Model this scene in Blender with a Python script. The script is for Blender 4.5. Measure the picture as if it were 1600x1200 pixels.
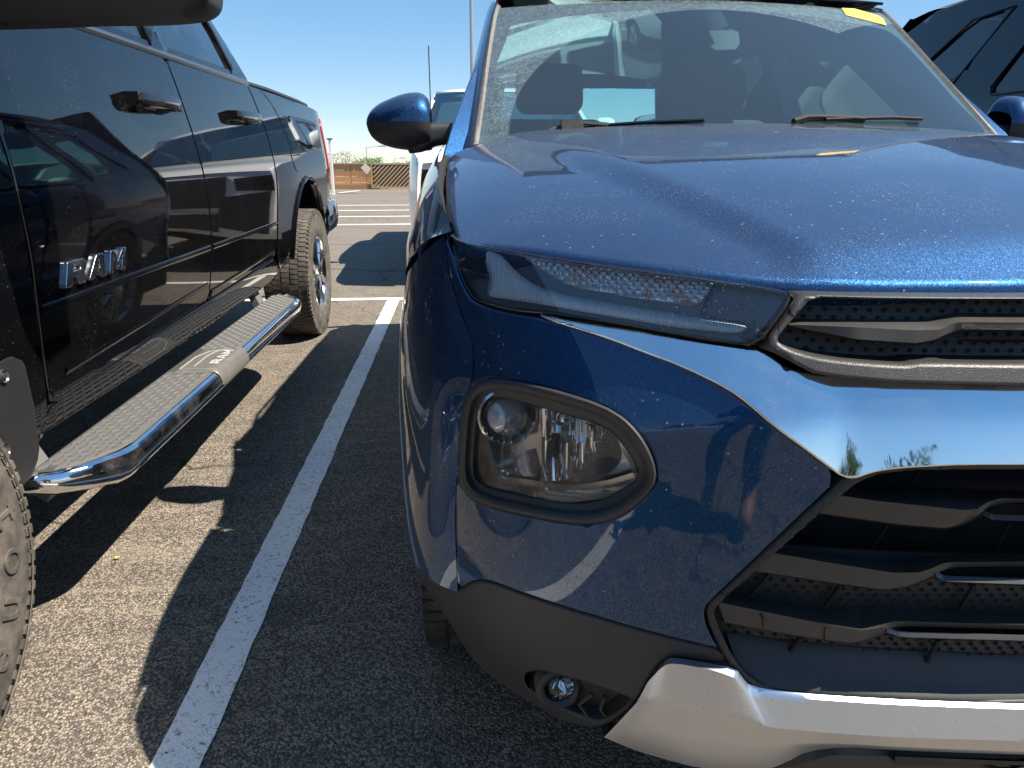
import bpy, math, random
import numpy as np
from mathutils import Vector, Matrix, geometry
random.seed(7); rng = np.random.RandomState(7)
for o in list(bpy.data.objects): bpy.data.objects.remove(o)
scene = bpy.context.scene; COL = scene.collection

# ---------------------------------------------------------------- camera
FPX = 1130.; CH = 1.15
TH = math.atan(352/FPX); YA = math.atan(84/math.hypot(FPX, 352))
cF = np.array([math.sin(YA)*math.cos(TH), math.cos(YA)*math.cos(TH), -math.sin(TH)])
cR = np.array([math.cos(YA), -math.sin(YA), 0.]); cU = np.cross(cR, cF); cO = np.array([0, 0, CH])
cam_d = bpy.data.cameras.new('camera'); cam = bpy.data.objects.new('camera', cam_d); COL.objects.link(cam)
cam_d.sensor_width = 36; cam_d.lens = FPX/1600*36; cam_d.clip_start = .02; cam_d.clip_end = 3000
cam.matrix_world = Matrix(((cR[0], cU[0], -cF[0], 0), (cR[1], cU[1], -cF[1], 0), (cR[2], cU[2], -cF[2], CH), (0, 0, 0, 1)))
scene.camera = cam
# ---------------------------------------------------------------- light
SUN = Vector((.67, -.17, 1)).normalized()
world = bpy.data.worlds.new('World'); scene.world = world; world.use_nodes = True
wn = world.node_tree; wn.nodes.clear()
sky = wn.nodes.new('ShaderNodeTexSky'); sky.sky_type = 'NISHITA'; sky.sun_disc = False
sky.sun_elevation = math.asin(SUN.z); sky.sun_rotation = math.atan2(SUN.x, SUN.y)
sky.air_density = .75; sky.dust_density = 0.; sky.ozone_density = 3.4; sky.altitude = 300
bg = wn.nodes.new('ShaderNodeBackground'); bg.inputs[1].default_value = .14
wo = wn.nodes.new('ShaderNodeOutputWorld'); gm = wn.nodes.new('ShaderNodeGamma'); gm.inputs[1].default_value = .52; hs = wn.nodes.new('ShaderNodeHueSaturation'); hs.inputs['Saturation'].default_value = 1.62
wn.links.new(sky.outputs[0], gm.inputs[0]); wn.links.new(gm.outputs[0], hs.inputs['Color']); wn.links.new(hs.outputs[0], bg.inputs[0]); wn.links.new(bg.outputs[0], wo.inputs[0])
sl = bpy.data.lights.new('sun', 'SUN'); sl.energy = 4.4; sl.angle = math.radians(.5); sl.color = (1, .915, .785)
so = bpy.data.objects.new('sun', sl); COL.objects.link(so); so.location = (20, -4, 30); so.rotation_euler = SUN.to_track_quat('Z', 'Y').to_euler()
scene.view_settings.view_transform = 'Standard'; scene.view_settings.look = 'None'
scene.view_settings.exposure = 1.42; scene.view_settings.gamma = 1; scene.view_settings.use_curve_mapping = False
scene.render.engine = 'CYCLES'
scene.cycles.max_bounces = 12; scene.cycles.transparent_max_bounces = 24; scene.cycles.glossy_bounces = 6

# ---------------------------------------------------------------- pixel rays on real surfaces
def ray(u, v): return cF + cR*(u-800)/FPX - cU*(v-600)/FPX
def onX(u, v, X): d = ray(u, v); return cO + d*(X/d[0])
def onY(u, v, Y): d = ray(u, v); return cO + d*(Y/d[1])
def onZ(u, v, Z): d = ray(u, v); return cO + d*((Z-CH)/d[2])
def onS(u, v, fn, t0=.3, t1=6):           # first hit with surface Y = fn(X, Z)
    d = ray(u, v); a, b = t0, t1
    for _ in range(50):
        m = (a+b)/2; p = cO + d*m
        if p[1] < fn(p[0], p[2]): a = m
        else: b = m
    return cO + d*a
XC = .78
def sstep(t): t = np.clip(t, 0, 1); return t*t*(3-2*t)
def splus(t, w): return w*np.logaddexp(0, t/w)
def Fr(X, Z):
    r = np.minimum(np.abs(XC-X), .93)
    zc = .885-.07*sstep((r-.3)/.45)
    q = .46*splus(Z-zc, .006) + .18*splus(.5-Z, .03) + .05*splus(zc-.02-Z, .02)
    return .70+.2*r*r+.77*r**6+q
def Wf(X, Z):
    r = np.minimum(np.abs(XC-X), .93)
    return 1.95+(Z-1.24)*1.38+.26*r*r
def f2(px, fn=Fr, off=0):
    out = []
    for p in px:
        q = onS(p[0], p[1], lambda x, z: fn(x, z)+off); out.append((q[0], q[2]))
    return out
def f3(px, off=0, fn=Fr): return [tuple(onS(p[0], p[1], lambda x, z: fn(x, z)+off)) for p in px]

# ---------------------------------------------------------------- object helpers
ORG = {}
def setp(o, label=None, cat=None, group=None, kind=None):
    if label: o['label'] = label
    if cat: o['category'] = cat
    if group: o['group'] = group
    if kind: o['kind'] = kind
    return o
def thing(name, loc, label, cat, group=None):
    o = bpy.data.objects.new(name, None); COL.objects.link(o); o.location = loc; o.empty_display_size = .1
    ORG[o.name] = np.array(loc, float); return setp(o, label, cat, group)
def mk(name, V, Fc, m, parent=None, sharp=35, normals=None, smooth=True, **kw):
    me = bpy.data.meshes.new(name); V = np.asarray(V, float).reshape(-1, 3)
    o = bpy.data.objects.new(name, me); COL.objects.link(o)
    if parent is not None:
        o.parent = parent; org = ORG[parent.name]; lv = 0
    else: org = np.zeros(3)
    ORG[o.name] = org
    me.from_pydata((V-org).tolist(), [], [list(map(int, f)) for f in Fc]); me.update()
    if m is not None: me.materials.append(m)
    if smooth:
        me.shade_smooth()
        if normals is not None: me.normals_split_custom_set_from_vertices(np.asarray(normals).tolist())
        elif sharp: me.set_sharp_from_angle(angle=math.radians(sharp))
    return setp(o, **kw)
def mirror_part(o, parent=None, sub=True):
    c = o.copy(); COL.objects.link(c); c.parent = parent or o.parent; c.scale = (-1, 1, 1); ORG[c.name] = ORG[o.name]
    if sub:
        for k in list(o.children):
            d = k.copy(); COL.objects.link(d); d.parent = c; ORG[d.name] = ORG[k.name]
    return c
class MB:
    def __init__(s): s.V = []; s.F = []; s.n = 0
    def add(s, V, Fc):
        V = np.asarray(V, float); s.V.append(V); s.F += [[i+s.n for i in f] for f in Fc]; s.n += len(V); return s
    def box(s, lo, hi, M=None, b=0):
        x0, y0, z0 = lo; x1, y1, z1 = hi
        V = np.array([(x, y, z) for x in (x0, x1) for y in (y0, y1) for z in (z0, z1)], float)
        if M is not None: V = np.array([M @ Vector(v) for v in V])
        return s.add(V, [(0, 1, 3, 2), (4, 6, 7, 5), (0, 4, 5, 1), (2, 3, 7, 6), (0, 2, 6, 4), (1, 5, 7, 3)])
    def tube(s, pts, r, n=8, cap=True):
        pts = [Vector(p) for p in pts]; rs = r if hasattr(r, '__len__') else [r]*len(pts); V = []; Fc = []
        up = None
        for i, p in enumerate(pts):
            t = (pts[min(i+1, len(pts)-1)]-pts[max(i-1, 0)]).normalized()
            a = t.orthogonal().normalized() if up is None else (up - t*up.dot(t)).normalized(); up = a
            b = t.cross(a)
            for k in range(n):
                w = 2*math.pi*k/n; V.append(p+(a*math.cos(w)+b*math.sin(w))*rs[i])
        for i in range(len(pts)-1):
            for k in range(n): Fc.append((i*n+k, i*n+(k+1) % n, (i+1)*n+(k+1) % n, (i+1)*n+k))
        if cap: Fc += [tuple(range(n))[::-1], tuple(range((len(pts)-1)*n, len(pts)*n))]
        return s.add(np.array([tuple(v) for v in V]), Fc)
    def lathe(s, prof, c, axis='X', n=48):     # prof: (along axis, radius)
        V = []; Fc = []; m = len(prof)
        for k in range(n):
            w = 2*math.pi*k/n
            for a, r in prof:
                p = {'X': (a, r*math.cos(w), r*math.sin(w)), 'Z': (r*math.cos(w), r*math.sin(w), a), 'Y': (r*math.cos(w), a, r*math.sin(w))}[axis]
                V.append((p[0]+c[0], p[1]+c[1], p[2]+c[2]))
        for k in range(n):
            k2 = (k+1) % n
            for j in range(m-1): Fc.append((k*m+j, k*m+j+1, k2*m+j+1, k2*m+j))
        return s.add(V, Fc)
    def build(s, name, m, parent=None, **kw): return mk(name, np.concatenate(s.V), s.F, m, parent, **kw)

def chaikin(L, n=2, closed=True):
    L = [tuple(p) for p in L]
    for _ in range(n):
        o = []
        N = len(L)
        rg = range(N) if closed else range(N-1)
        if not closed: o.append(L[0])
        for i in rg:
            a, b = np.array(L[i]), np.array(L[(i+1) % N]); o += [tuple(.75*a+.25*b), tuple(.25*a+.75*b)]
        if not closed: o.append(L[-1])
        L = o
    return L
def dense(L, s, closed=True):
    o = []; N = len(L)
    for i in range(N if closed else N-1):
        a, b = np.array(L[i], float), np.array(L[(i+1) % N], float); k = max(1, int(math.ceil(np.linalg.norm(b-a)/s)))
        o += [tuple(a+(b-a)*j/k) for j in range(k)]
    if not closed: o.append(tuple(L[-1]))
    return o
def resamp(L, n, smooth=True):
    P = np.array(L, float)
    if smooth and len(P) > 2:
        Q = np.vstack([2*P[0]-P[1], P, 2*P[-1]-P[-2]]); o = []
        for i in range(1, len(Q)-2):
            for t in np.linspace(0, 1, 9)[:-1]:
                a, b, c, d = Q[i-1:i+3]; o.append(.5*((2*b)+(-a+c)*t+(2*a-5*b+4*c-d)*t*t+(-a+3*b-3*c+d)*t**3))
        o.append(P[-1]); P = np.array(o)
    l = np.r_[0, np.cumsum(np.linalg.norm(np.diff(P, axis=0), axis=1))]; t = np.linspace(0, l[-1], n)
    return np.stack([np.interp(t, l, P[:, k]) for k in range(P.shape[1])], 1)
def inpoly(P, L):
    P = np.asarray(P); L = np.asarray(L); x, y = P[:, 0], P[:, 1]; r = np.zeros(len(P), bool)
    for i in range(len(L)):
        x1, y1 = L[i]; x2, y2 = L[i-1]
        if y1 == y2: continue
        c = ((y1 > y) != (y2 > y)) & (x < (x2-x1)*(y-y1)/(y2-y1)+x1); r ^= c
    return r
def segdist(P, segs):
    A = segs[:, 0]; D = segs[:, 1]-A; L2 = (D**2).sum(1)+1e-18; best = np.empty(len(P)); near = np.empty((len(P), 2))
    for s in range(0, len(P), 1500):
        Q = P[s:s+1500]; W = Q[:, None]-A[None]; t = np.clip((W*D).sum(2)/L2, 0, 1); q = A+t[..., None]*D
        d = ((Q[:, None]-q)**2).sum(2); j = d.argmin(1); k = np.arange(len(Q)); best[s:s+1500] = np.sqrt(d[k, j]); near[s:s+1500] = q[k, j]
    return best, near
def panel(name, loop, M, m, parent, holes=(), sp=.022, bev=.005, thick=.02, d0=0., ch=2, hch=None, rnd=1., **kw):
    """skin over surface M(a,b,depth), cut to loop, with rolled edges"""
    hch = ch if hch is None else hch
    loops = [dense(chaikin(loop, ch), sp)]+[dense(chaikin(h, hch), sp) for h in holes]
    segs = np.array([[L[i-1], L[i]] for L in loops for i in range(len(L))])
    pts = []; E = []; bn = []
    for li, L in enumerate(loops):
        A = np.array(L); nx = np.roll(A, -1, 0)-np.roll(A, 1, 0); nn = np.stack([nx[:, 1], -nx[:, 0]], 1); nn /= np.linalg.norm(nn, axis=1)[:, None]+1e-12
        t = inpoly(A+nn*1e-4, loops[0])
        if li > 0: t = ~inpoly(A+nn*1e-4, loops[li])
        nn[t] *= -1                                   # outward of the skin
        base = len(pts); pts += [tuple(p) for p in L]; bn += [tuple(v) for v in nn]
        E += [(base+i, base+(i+1) % len(L)) for i in range(len(L))]
    nb = len(pts); B = np.array(pts); BN = np.array(bn)
    extra = []
    if bev > 0:
        for f in (.3, 1.):
            Q = B-BN*bev*f
            ok = inpoly(Q, loops[0])
            for H in loops[1:]: ok &= ~inpoly(Q, H)
            d, _ = segdist(Q, segs); extra.append(Q[ok & (d > bev*f*.9)])
    lo, hi = B.min(0), B.max(0)
    gx, gy = np.meshgrid(np.arange(lo[0]+sp/2, hi[0], sp), np.arange(lo[1]+sp/2, hi[1], sp))
    gx[1::2] += sp*.5
    G = np.stack([gx.ravel(), gy.ravel()], 1)
    if len(G):
        ok = inpoly(G, loops[0])
        for H in loops[1:]: ok &= ~inpoly(G, H)
        G = G[ok]
        if len(G): d, _ = segdist(G, segs); G = G[d > bev+sp*.35]; extra.append(G)
    allp = np.vstack([B]+extra)
    c0 = allp.mean(0)
    r = geometry.delaunay_2d_cdt([Vector(p-c0) for p in allp], E, [], 0, 1e-7)
    V2 = np.array([tuple(v) for v in r[0]])+c0; T = np.array([t for t in r[2] if len(t) == 3])
    cen = V2[T].mean(1); ok = inpoly(cen, loops[0])
    for H in loops[1:]: ok &= ~inpoly(cen, H)
    T = T[ok]
    used = np.unique(T); rm = -np.ones(len(V2), int); rm[used] = np.arange(len(used)); V2 = V2[used]; T = rm[T]
    d, near = segdist(V2, segs)
    isb = d < 1e-6
    w = np.clip((bev-d)/max(bev, 1e-9), 0, 1) if bev > 0 else np.zeros(len(d))
    depth = d0+bev*rnd*(1-np.sqrt(np.maximum(0, 1-w*w)))
    P = M(V2[:, 0], V2[:, 1], depth)
    e = 2e-4
    Ta = M(V2[:, 0]+e, V2[:, 1], depth)-M(V2[:, 0]-e, V2[:, 1], depth); Tb = M(V2[:, 0], V2[:, 1]+e, depth)-M(V2[:, 0], V2[:, 1]-e, depth)
    In = M(V2[:, 0], V2[:, 1], depth+1e-3)-P
    N = np.cross(Ta, Tb); N /= np.linalg.norm(N, axis=1)[:, None]; fl = (N*In).sum(1) > 0; N[fl] *= -1
    od = near-V2
    for i in np.where(isb)[0]:
        j = np.argmin(((B-V2[i])**2).sum(1)); od[i] = BN[j]
    od /= np.linalg.norm(od, axis=1)[:, None]+1e-12
    O3 = Ta*od[:, :1]+Tb*od[:, 1:]; O3 /= np.linalg.norm(O3, axis=1)[:, None]+1e-12
    s = np.minimum(w, .92)[:, None]; NN = N*np.sqrt(1-s*s)+O3*s
    nrm = np.cross(P[T[:, 1]]-P[T[:, 0]], P[T[:, 2]]-P[T[:, 0]]); flip = (nrm*N[T[:, 0]]).sum(1) < 0
    T[flip] = T[flip][:, ::-1]
    Fc = T.tolist(); VV = [P]; NV = [NN]; n = len(P)
    if thick > 0:
        # boundary edges
        from collections import Counter
        ed = {}
        for t in T:
            for a, b in ((t[0], t[1]), (t[1], t[2]), (t[2], t[0])):
                ed[(a, b)] = 1
        be = [(a, b) for (a, b) in ed if (b, a) not in ed]
        idx = sorted({a for e_ in be for a in e_}); mp = {a: i for i, a in enumerate(idx)}; k = len(idx)
        top = P[idx]; bot = M(V2[idx, 0], V2[idx, 1], depth[idx]+thick)
        VV += [top, bot]; NV += [O3[idx], O3[idx]]
        for a, b in be: Fc.append([n+mp[b], n+mp[a], n+k+mp[a], n+k+mp[b]])
    return mk(name, np.vstack(VV), Fc, m, parent, normals=np.vstack(NV), **kw)
def Mfront(a, b, d): return np.stack([a, Fr(a, b)+d, b], 1)
def Mfl(fn): return lambda a, b, d: np.stack([a, fn(a, b)+d, b], 1)
def Mws(a, b, d): return np.stack([a, Wf(a, b)+d*.8, b-d*.6], 1)
def loft(name, rails, m, parent=None, n=40, cross=1, smooth=True, sharp=35, caps=False, closed=False, thick=0, **kw):
    R = [resamp(r, n, smooth) for r in rails]; R = np.array(R)
    if cross > 1: R = np.array([resamp(R[:, j], (len(rails)-1)*cross+1, True) for j in range(n)]).transpose(1, 0, 2)
    k = len(R); V = R.reshape(-1, 3); Fc = []
    for i in range(k if closed else k-1):
        for j in range(n-1):
            i2 = (i+1) % k; Fc.append((i*n+j, i*n+j+1, i2*n+j+1, i2*n+j))
    if caps: Fc += [tuple(i*n for i in range(k)), tuple(i*n+n-1 for i in range(k))[::-1]]
    o = mk(name, V, Fc, m, parent, sharp=sharp, **kw)
    if thick:
        md = o.modifiers.new('thickness', 'SOLIDIFY'); md.thickness = thick; md.offset = 0
    return o

# ---------------------------------------------------------------- materials
class NT:
    def __init__(s, name):
        s.m = bpy.data.materials.new(name); s.m.use_nodes = True; s.t = s.m.node_tree; s.t.nodes.clear()
        s.out = s.t.nodes.new('ShaderNodeOutputMaterial'); s.g = s.t.nodes.new('ShaderNodeNewGeometry')
        s.pos = s.g.outputs['Position']
    def n(s, ty, **kw):
        x = s.t.nodes.new('ShaderNode'+ty)
        for k, v in kw.items():
            if k in ('inp',):
                for a, b in v.items(): s.set(x.inputs[a], b)
            else: setattr(x, k, v)
        return x
    def set(s, i, v):
        if isinstance(v, bpy.types.NodeSocket): s.t.links.new(v, i)
        elif isinstance(v, (tuple, list)) and len(v) == 3 and i.type == 'RGBA': i.default_value = (*v, 1)
        else: i.default_value = v
    def noise(s, sc, det=2, ro=.5, vec=None, d=0): return s.n('TexNoise', inp={'Vector': vec or s.pos, 'Scale': sc, 'Detail': det, 'Roughness': ro, 'Distortion': d}).outputs['Fac']
    def vor(s, sc, vec=None, feature='F1', out='Distance', rand=1): return s.n('TexVoronoi', feature=feature, inp={'Vector': vec or s.pos, 'Scale': sc, 'Randomness': rand}).outputs[out]
    def ramp(s, f, a, b, c0=0., c1=1.):
        x = s.n('MapRange', inp={'Value': f, 'From Min': a, 'From Max': b, 'To Min': c0, 'To Max': c1}); x.interpolation_type = 'SMOOTHSTEP'; return x.outputs[0]
    def mix(s, f, a, b):
        x = s.n('Mix', data_type='RGBA'); s.set(x.inputs[0], f); s.set(x.inputs[6], a); s.set(x.inputs[7], b); return x.outputs[2]
    def math(s, op, a, b=0): x = s.n('Math', operation=op); s.set(x.inputs[0], a); s.set(x.inputs[1], b); return x.outputs[0]
    def bump(s, h, st=.3, dist=.002, nrm=None):
        x = s.n('Bump', inp={'Height': h, 'Strength': st, 'Distance': dist})
        if nrm: s.set(x.inputs['Normal'], nrm)
        return x.outputs[0]
    def prin(s, **kw):
        x = s.n('BsdfPrincipled')
        for k, v in kw.items(): s.set(x.inputs[k.replace('_', ' ')], v)
        s.last = x; return x.outputs[0]
    def end(s, sh): s.t.links.new(sh, s.out.inputs[0]); return s.m
    def vec(s, sx, sy, sz): x = s.n('Mapping'); s.set(x.inputs[0], s.pos); x.inputs['Scale'].default_value = (sx, sy, sz); return x.outputs[0]
def spots(N, sc, thr, gate_sc=3, lo=.45, hi=.6):
    a = N.ramp(N.vor(sc), thr, thr*.6)
    return N.math('MULTIPLY', a, N.ramp(N.noise(gate_sc, 3), lo, hi))
def paint(name, col, col2, metal=.6, dust=.12, flake=True, rough=.4, spec=.5, spk=None, cior=1.48, upd=.5, dustcol=(.62, .58, .54)):
    N = NT(name)
    up = N.n('SeparateXYZ', inp={0: N.g.outputs['Normal']}).outputs[2]
    haze = N.math('MULTIPLY', N.ramp(N.noise(3, 3, .5), .1, .9, .55, 1.), N.ramp(up, .1, 1., .12, 1.))
    haze = N.math('MULTIPLY', haze, dust)
    k1 = spk or .5
    sp1 = spots(N, 60, .10, 5, .42, .62); sp2 = spots(N, 250, .18, 6, .42, .66)
    st = N.ramp(N.vor(28, N.vec(1, 3.5, 1)), .075, .045); st = N.math('MULTIPLY', st, N.ramp(N.noise(4), .5, .62))
    d = N.math('MAXIMUM', N.math('MAXIMUM', N.math('MULTIPLY', sp1, min(.8, k1)), N.math('MULTIPLY', sp2, min(.6, k1))), N.math('MAXIMUM', haze, N.math('MULTIPLY', st, min(.5, k1))))
    base = N.mix(N.vor(1400, out='Color') if flake else .5, col, col2)
    if flake: base = N.mix(N.ramp(N.n('SeparateColor', inp={0: N.vor(1250, out='Color')}).outputs[1], .86, .96, 0, .34), base, tuple(min(1, c*3+.02) for c in col2))
    kw = {}
    if flake:
        fc = N.n('TexVoronoi', inp={'Vector': N.pos, 'Scale': 1500.}).outputs['Color']
        v = N.n('VectorMath', operation='SUBTRACT'); N.set(v.inputs[0], fc); v.inputs[1].default_value = (.5, .5, .5)
        v2 = N.n('VectorMath', operation='SCALE'); N.set(v2.inputs[0], v.outputs[0]); v2.inputs['Scale'].default_value = .35
        v3 = N.n('VectorMath', operation='ADD'); N.set(v3.inputs[0], v2.outputs[0]); N.set(v3.inputs[1], N.g.outputs['Normal'])
        v4 = N.n('VectorMath', operation='NORMALIZE'); N.set(v4.inputs[0], v3.outputs[0]); kw['Normal'] = v4.outputs[0]
    p = N.prin(Base_Color=base, Specular_IOR_Level=spec, Metallic=metal, Roughness=rough, Coat_Weight=1., Coat_Roughness=N.ramp(N.noise(40, 3), .3, .8, .012, .045), Coat_IOR=cior, **kw)
    dd = N.prin(Base_Color=N.mix(N.noise(30, 2), dustcol, tuple(c*.75 for c in dustcol)), Roughness=.9)
    mx = N.n('MixShader'); N.set(mx.inputs[0], d); N.set(mx.inputs[1], p); N.set(mx.inputs[2], dd)
    return N.end(mx.outputs[0])
def plastic(name, col, rough=.55, grain=700, st=.35, dust=.15, spec=.5, dcol=(.25, .23, .2)):
    N = NT(name); d = N.math('MULTIPLY', N.ramp(N.noise(45, 4, .6), .2, .8, .5, 1.), dust)
    s2 = N.math('MULTIPLY', spots(N, 160, .14, 8, .45, .7), .35 if dust > 0 else 0)
    b = N.mix(N.math('MAXIMUM', d, s2), col, dcol)
    return N.end(N.prin(Base_Color=b, Roughness=rough, Specular_IOR_Level=spec, Normal=N.bump(N.noise(grain, 2), st, .0006)))
def chrome(name, col=(.78, .8, .82), rough=.05, dust=.2):
    N = NT(name); d = N.math('MAXIMUM', N.math('MULTIPLY', N.ramp(N.noise(9, 5, .7), .42, .8), dust), N.math('MULTIPLY', spots(N, 260, .17, 10, .35, .65), .4))
    p = N.prin(Base_Color=col, Metallic=1., Roughness=N.ramp(N.noise(60, 3), .3, .8, rough, rough*2.2), Normal=N.bump(N.noise(25, 2), .03, .002))
    dd = N.prin(Base_Color=(.33, .31, .28), Roughness=.9)
    mx = N.n('MixShader'); N.set(mx.inputs[0], d); N.set(mx.inputs[1], p); N.set(mx.inputs[2], dd); return N.end(mx.outputs[0])
def simple(name, col, rough=.5, metal=0, **kw):
    N = NT(name); b = N.mix(N.noise(20, 3), tuple(c*.85 for c in col), tuple(min(1, c*1.12) for c in col))
    return N.end(N.prin(Base_Color=b, Roughness=rough, Metallic=metal, **kw))
def glass(name, tint, refl=1., rmin=.0, dustf=None, dcol=(.5, .5, .47), rough=.0):
    N = NT(name)
    tr = N.n('BsdfTransparent'); N.set(tr.inputs[0], tint)
    gl = N.n('BsdfAnisotropic') if False else N.n('BsdfGlossy'); gl.inputs['Roughness'].default_value = rough; N.set(gl.inputs[0], (1, 1, 1))
    fr = N.n('Fresnel'); fr.inputs[0].default_value = 1.5
    f = N.math('MINIMUM', N.math('ADD', N.math('MULTIPLY', fr.outputs[0], refl), rmin), 1.)
    mx = N.n('MixShader'); N.set(mx.inputs[0], f); N.set(mx.inputs[1], tr.outputs[0]); N.set(mx.inputs[2], gl.outputs[0])
    sh = mx.outputs[0]
    if dustf:
        df = N.n('BsdfDiffuse'); N.set(df.inputs[0], dcol); m2 = N.n('MixShader')
        N.set(m2.inputs[0], dustf(N)); N.set(m2.inputs[1], sh); N.set(m2.inputs[2], df.outputs[0]); sh = m2.outputs[0]
    return N.end(sh)

PB = paint('blue_metallic_paint', (.001, .018, .062), (.004, .058, .172), metal=.85, dust=.026, rough=.42)
PK = paint('black_paint', (.002, .0022, .0028), (.003, .003, .004), metal=.0, dust=.006, flake=False, rough=.4, spec=0., spk=.22, cior=1.62)
PK2 = paint('dark_grey_paint', (.012, .014, .018), (.018, .02, .026), metal=.4, dust=.08, rough=.4)
PW = paint('white_paint', (.72, .73, .74), (.76, .77, .78), metal=0, dust=.06, flake=False, rough=.5)
PLK = plastic('textured_black_plastic', (.016, .016, .017), .5, dust=.05)
PLG = plastic('grey_cladding_plastic', (.020, .021, .024), .5, dust=.05)
PLL = plastic('grained_grille_plastic', (.03, .029, .029), .40, 800, .8, dust=.07, dcol=(.3, .27, .23))
GLB = plastic('gloss_black_trim', (.008, .008, .009), .12, 500, .02, dust=.02)
DARK = plastic('dark_underbody', (.004, .004, .004), .8, dust=.01)
CHR = chrome('chrome', rough=.028, dust=.14)
SAT = None
N = NT('satin_silver_paint')
_b = N.mix(N.vor(1500, out='Color'), (.52, .56, .62), (.62, .66, .72))
SAT = N.end(N.prin(Base_Color=N.mix(N.math('MULTIPLY', spots(N, 120, .12, 6), .7), _b, (.2, .19, .18)), Metallic=.95, Roughness=.34, Coat_Weight=.4, Coat_Roughness=.12))
def _ws(N):
    # dust outside of the two wiper sweeps, inside a thin film painted teal as veiling glare
    sx = N.n('SeparateXYZ', inp={0: N.pos})
    def arc(cx, cz, r):
        a = N.math('POWER', N.math('SUBTRACT', sx.outputs[0], cx), 2.); b = N.math('POWER', N.math('MULTIPLY', N.math('SUBTRACT', sx.outputs[2], cz), 1.66), 2.)
        return N.ramp(N.math('SQRT', N.math('ADD', a, b)), r-.004, r+.004)
    out = N.math('MULTIPLY', arc(.80, 1.19, .665), arc(1.5, 1.2, .62))
    edge = N.ramp(N.math('MULTIPLY', N.ramp(N.vor(420), .75, .1), N.noise(60, 4, .7)), .1, .5)
    dirty = N.math('MULTIPLY', out, N.math('ADD', N.math('MULTIPLY', edge, .38), .08))
    film_glare = N.math('ADD', N.math('MULTIPLY', N.noise(2., 2), .02), .03)
    sm = N.math('MULTIPLY', N.ramp(N.vor(16, N.vec(1, 2.5, 1)), .05, .02), N.ramp(N.noise(5), .52, .6))
    return N.math('MAXIMUM', N.math('MAXIMUM', dirty, film_glare), N.math('MULTIPLY', sm, .5))
GWS = glass('dusty_glare_windshield_glass', (.62, .86, .90), 1.35, .03, _ws, (.37, .48, .52))  # teal diffuse colour carries the painted glare as well as the dust
GSIDE = glass('green_side_glass', (.60, .86, .80), 1.2, .0, lambda N: N.math('ADD', N.math('MULTIPLY', N.noise(5, 3), .06), .05))
GTINT = glass('tinted_window_glass', (.03, .035, .04), 1.5, .01, lambda N: N.math('MULTIPLY', N.ramp(N.noise(8, 4), .4, .8), .03))
GLAMP = glass('clear_lamp_glass', (.97, .97, .98), 1.0, 0., lambda N: N.math('ADD', N.math('MULTIPLY', spots(N, 190, .14, 6, .4, .6), .4), .015))
GLAMPD = glass('smoked_lamp_glass', (.88, .91, .94), 1.3, 0., lambda N: N.math('ADD', N.math('MULTIPLY', spots(N, 190, .14, 6, .4, .6), .4), .012))
MIRR = simple('mirror_reflector', (.85, .86, .88), .06, 1)
def ribbed(name, col, rough, sc, st, ax, metal=0):
    N = NT(name); w = N.n('TexWave', inp={'Vector': N.pos, 'Scale': sc}); w.bands_direction = ax; 
    return N.end(N.prin(Base_Color=col, Roughness=rough, Metallic=metal, Normal=N.bump(w.outputs['Fac'], st, .002)))
DRL = ribbed('frosted_light_guide', (.78, .82, .86), .25, 95, .6, 'X')
HSG = plastic('lamp_housing_grey', (.10, .112, .13), .3, dust=0)
REFL = None
N = NT('prismatic_reflector'); ck = N.vor(150, N.vec(1, 1, 1.4), rand=.15)
REFL = N.end(N.prin(Base_Color=N.mix(N.ramp(N.noise(18, 3), .56, .66), (.85, .85, .87), (.85, .42, .28)), Metallic=.5, Roughness=.22, Normal=N.bump(ck, .7, .006)))
ORG_M = simple('orange_lens', (.55, .09, .02), .25)
RED_M = simple('red_lens', (.35, .02, .015), .2)

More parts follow.
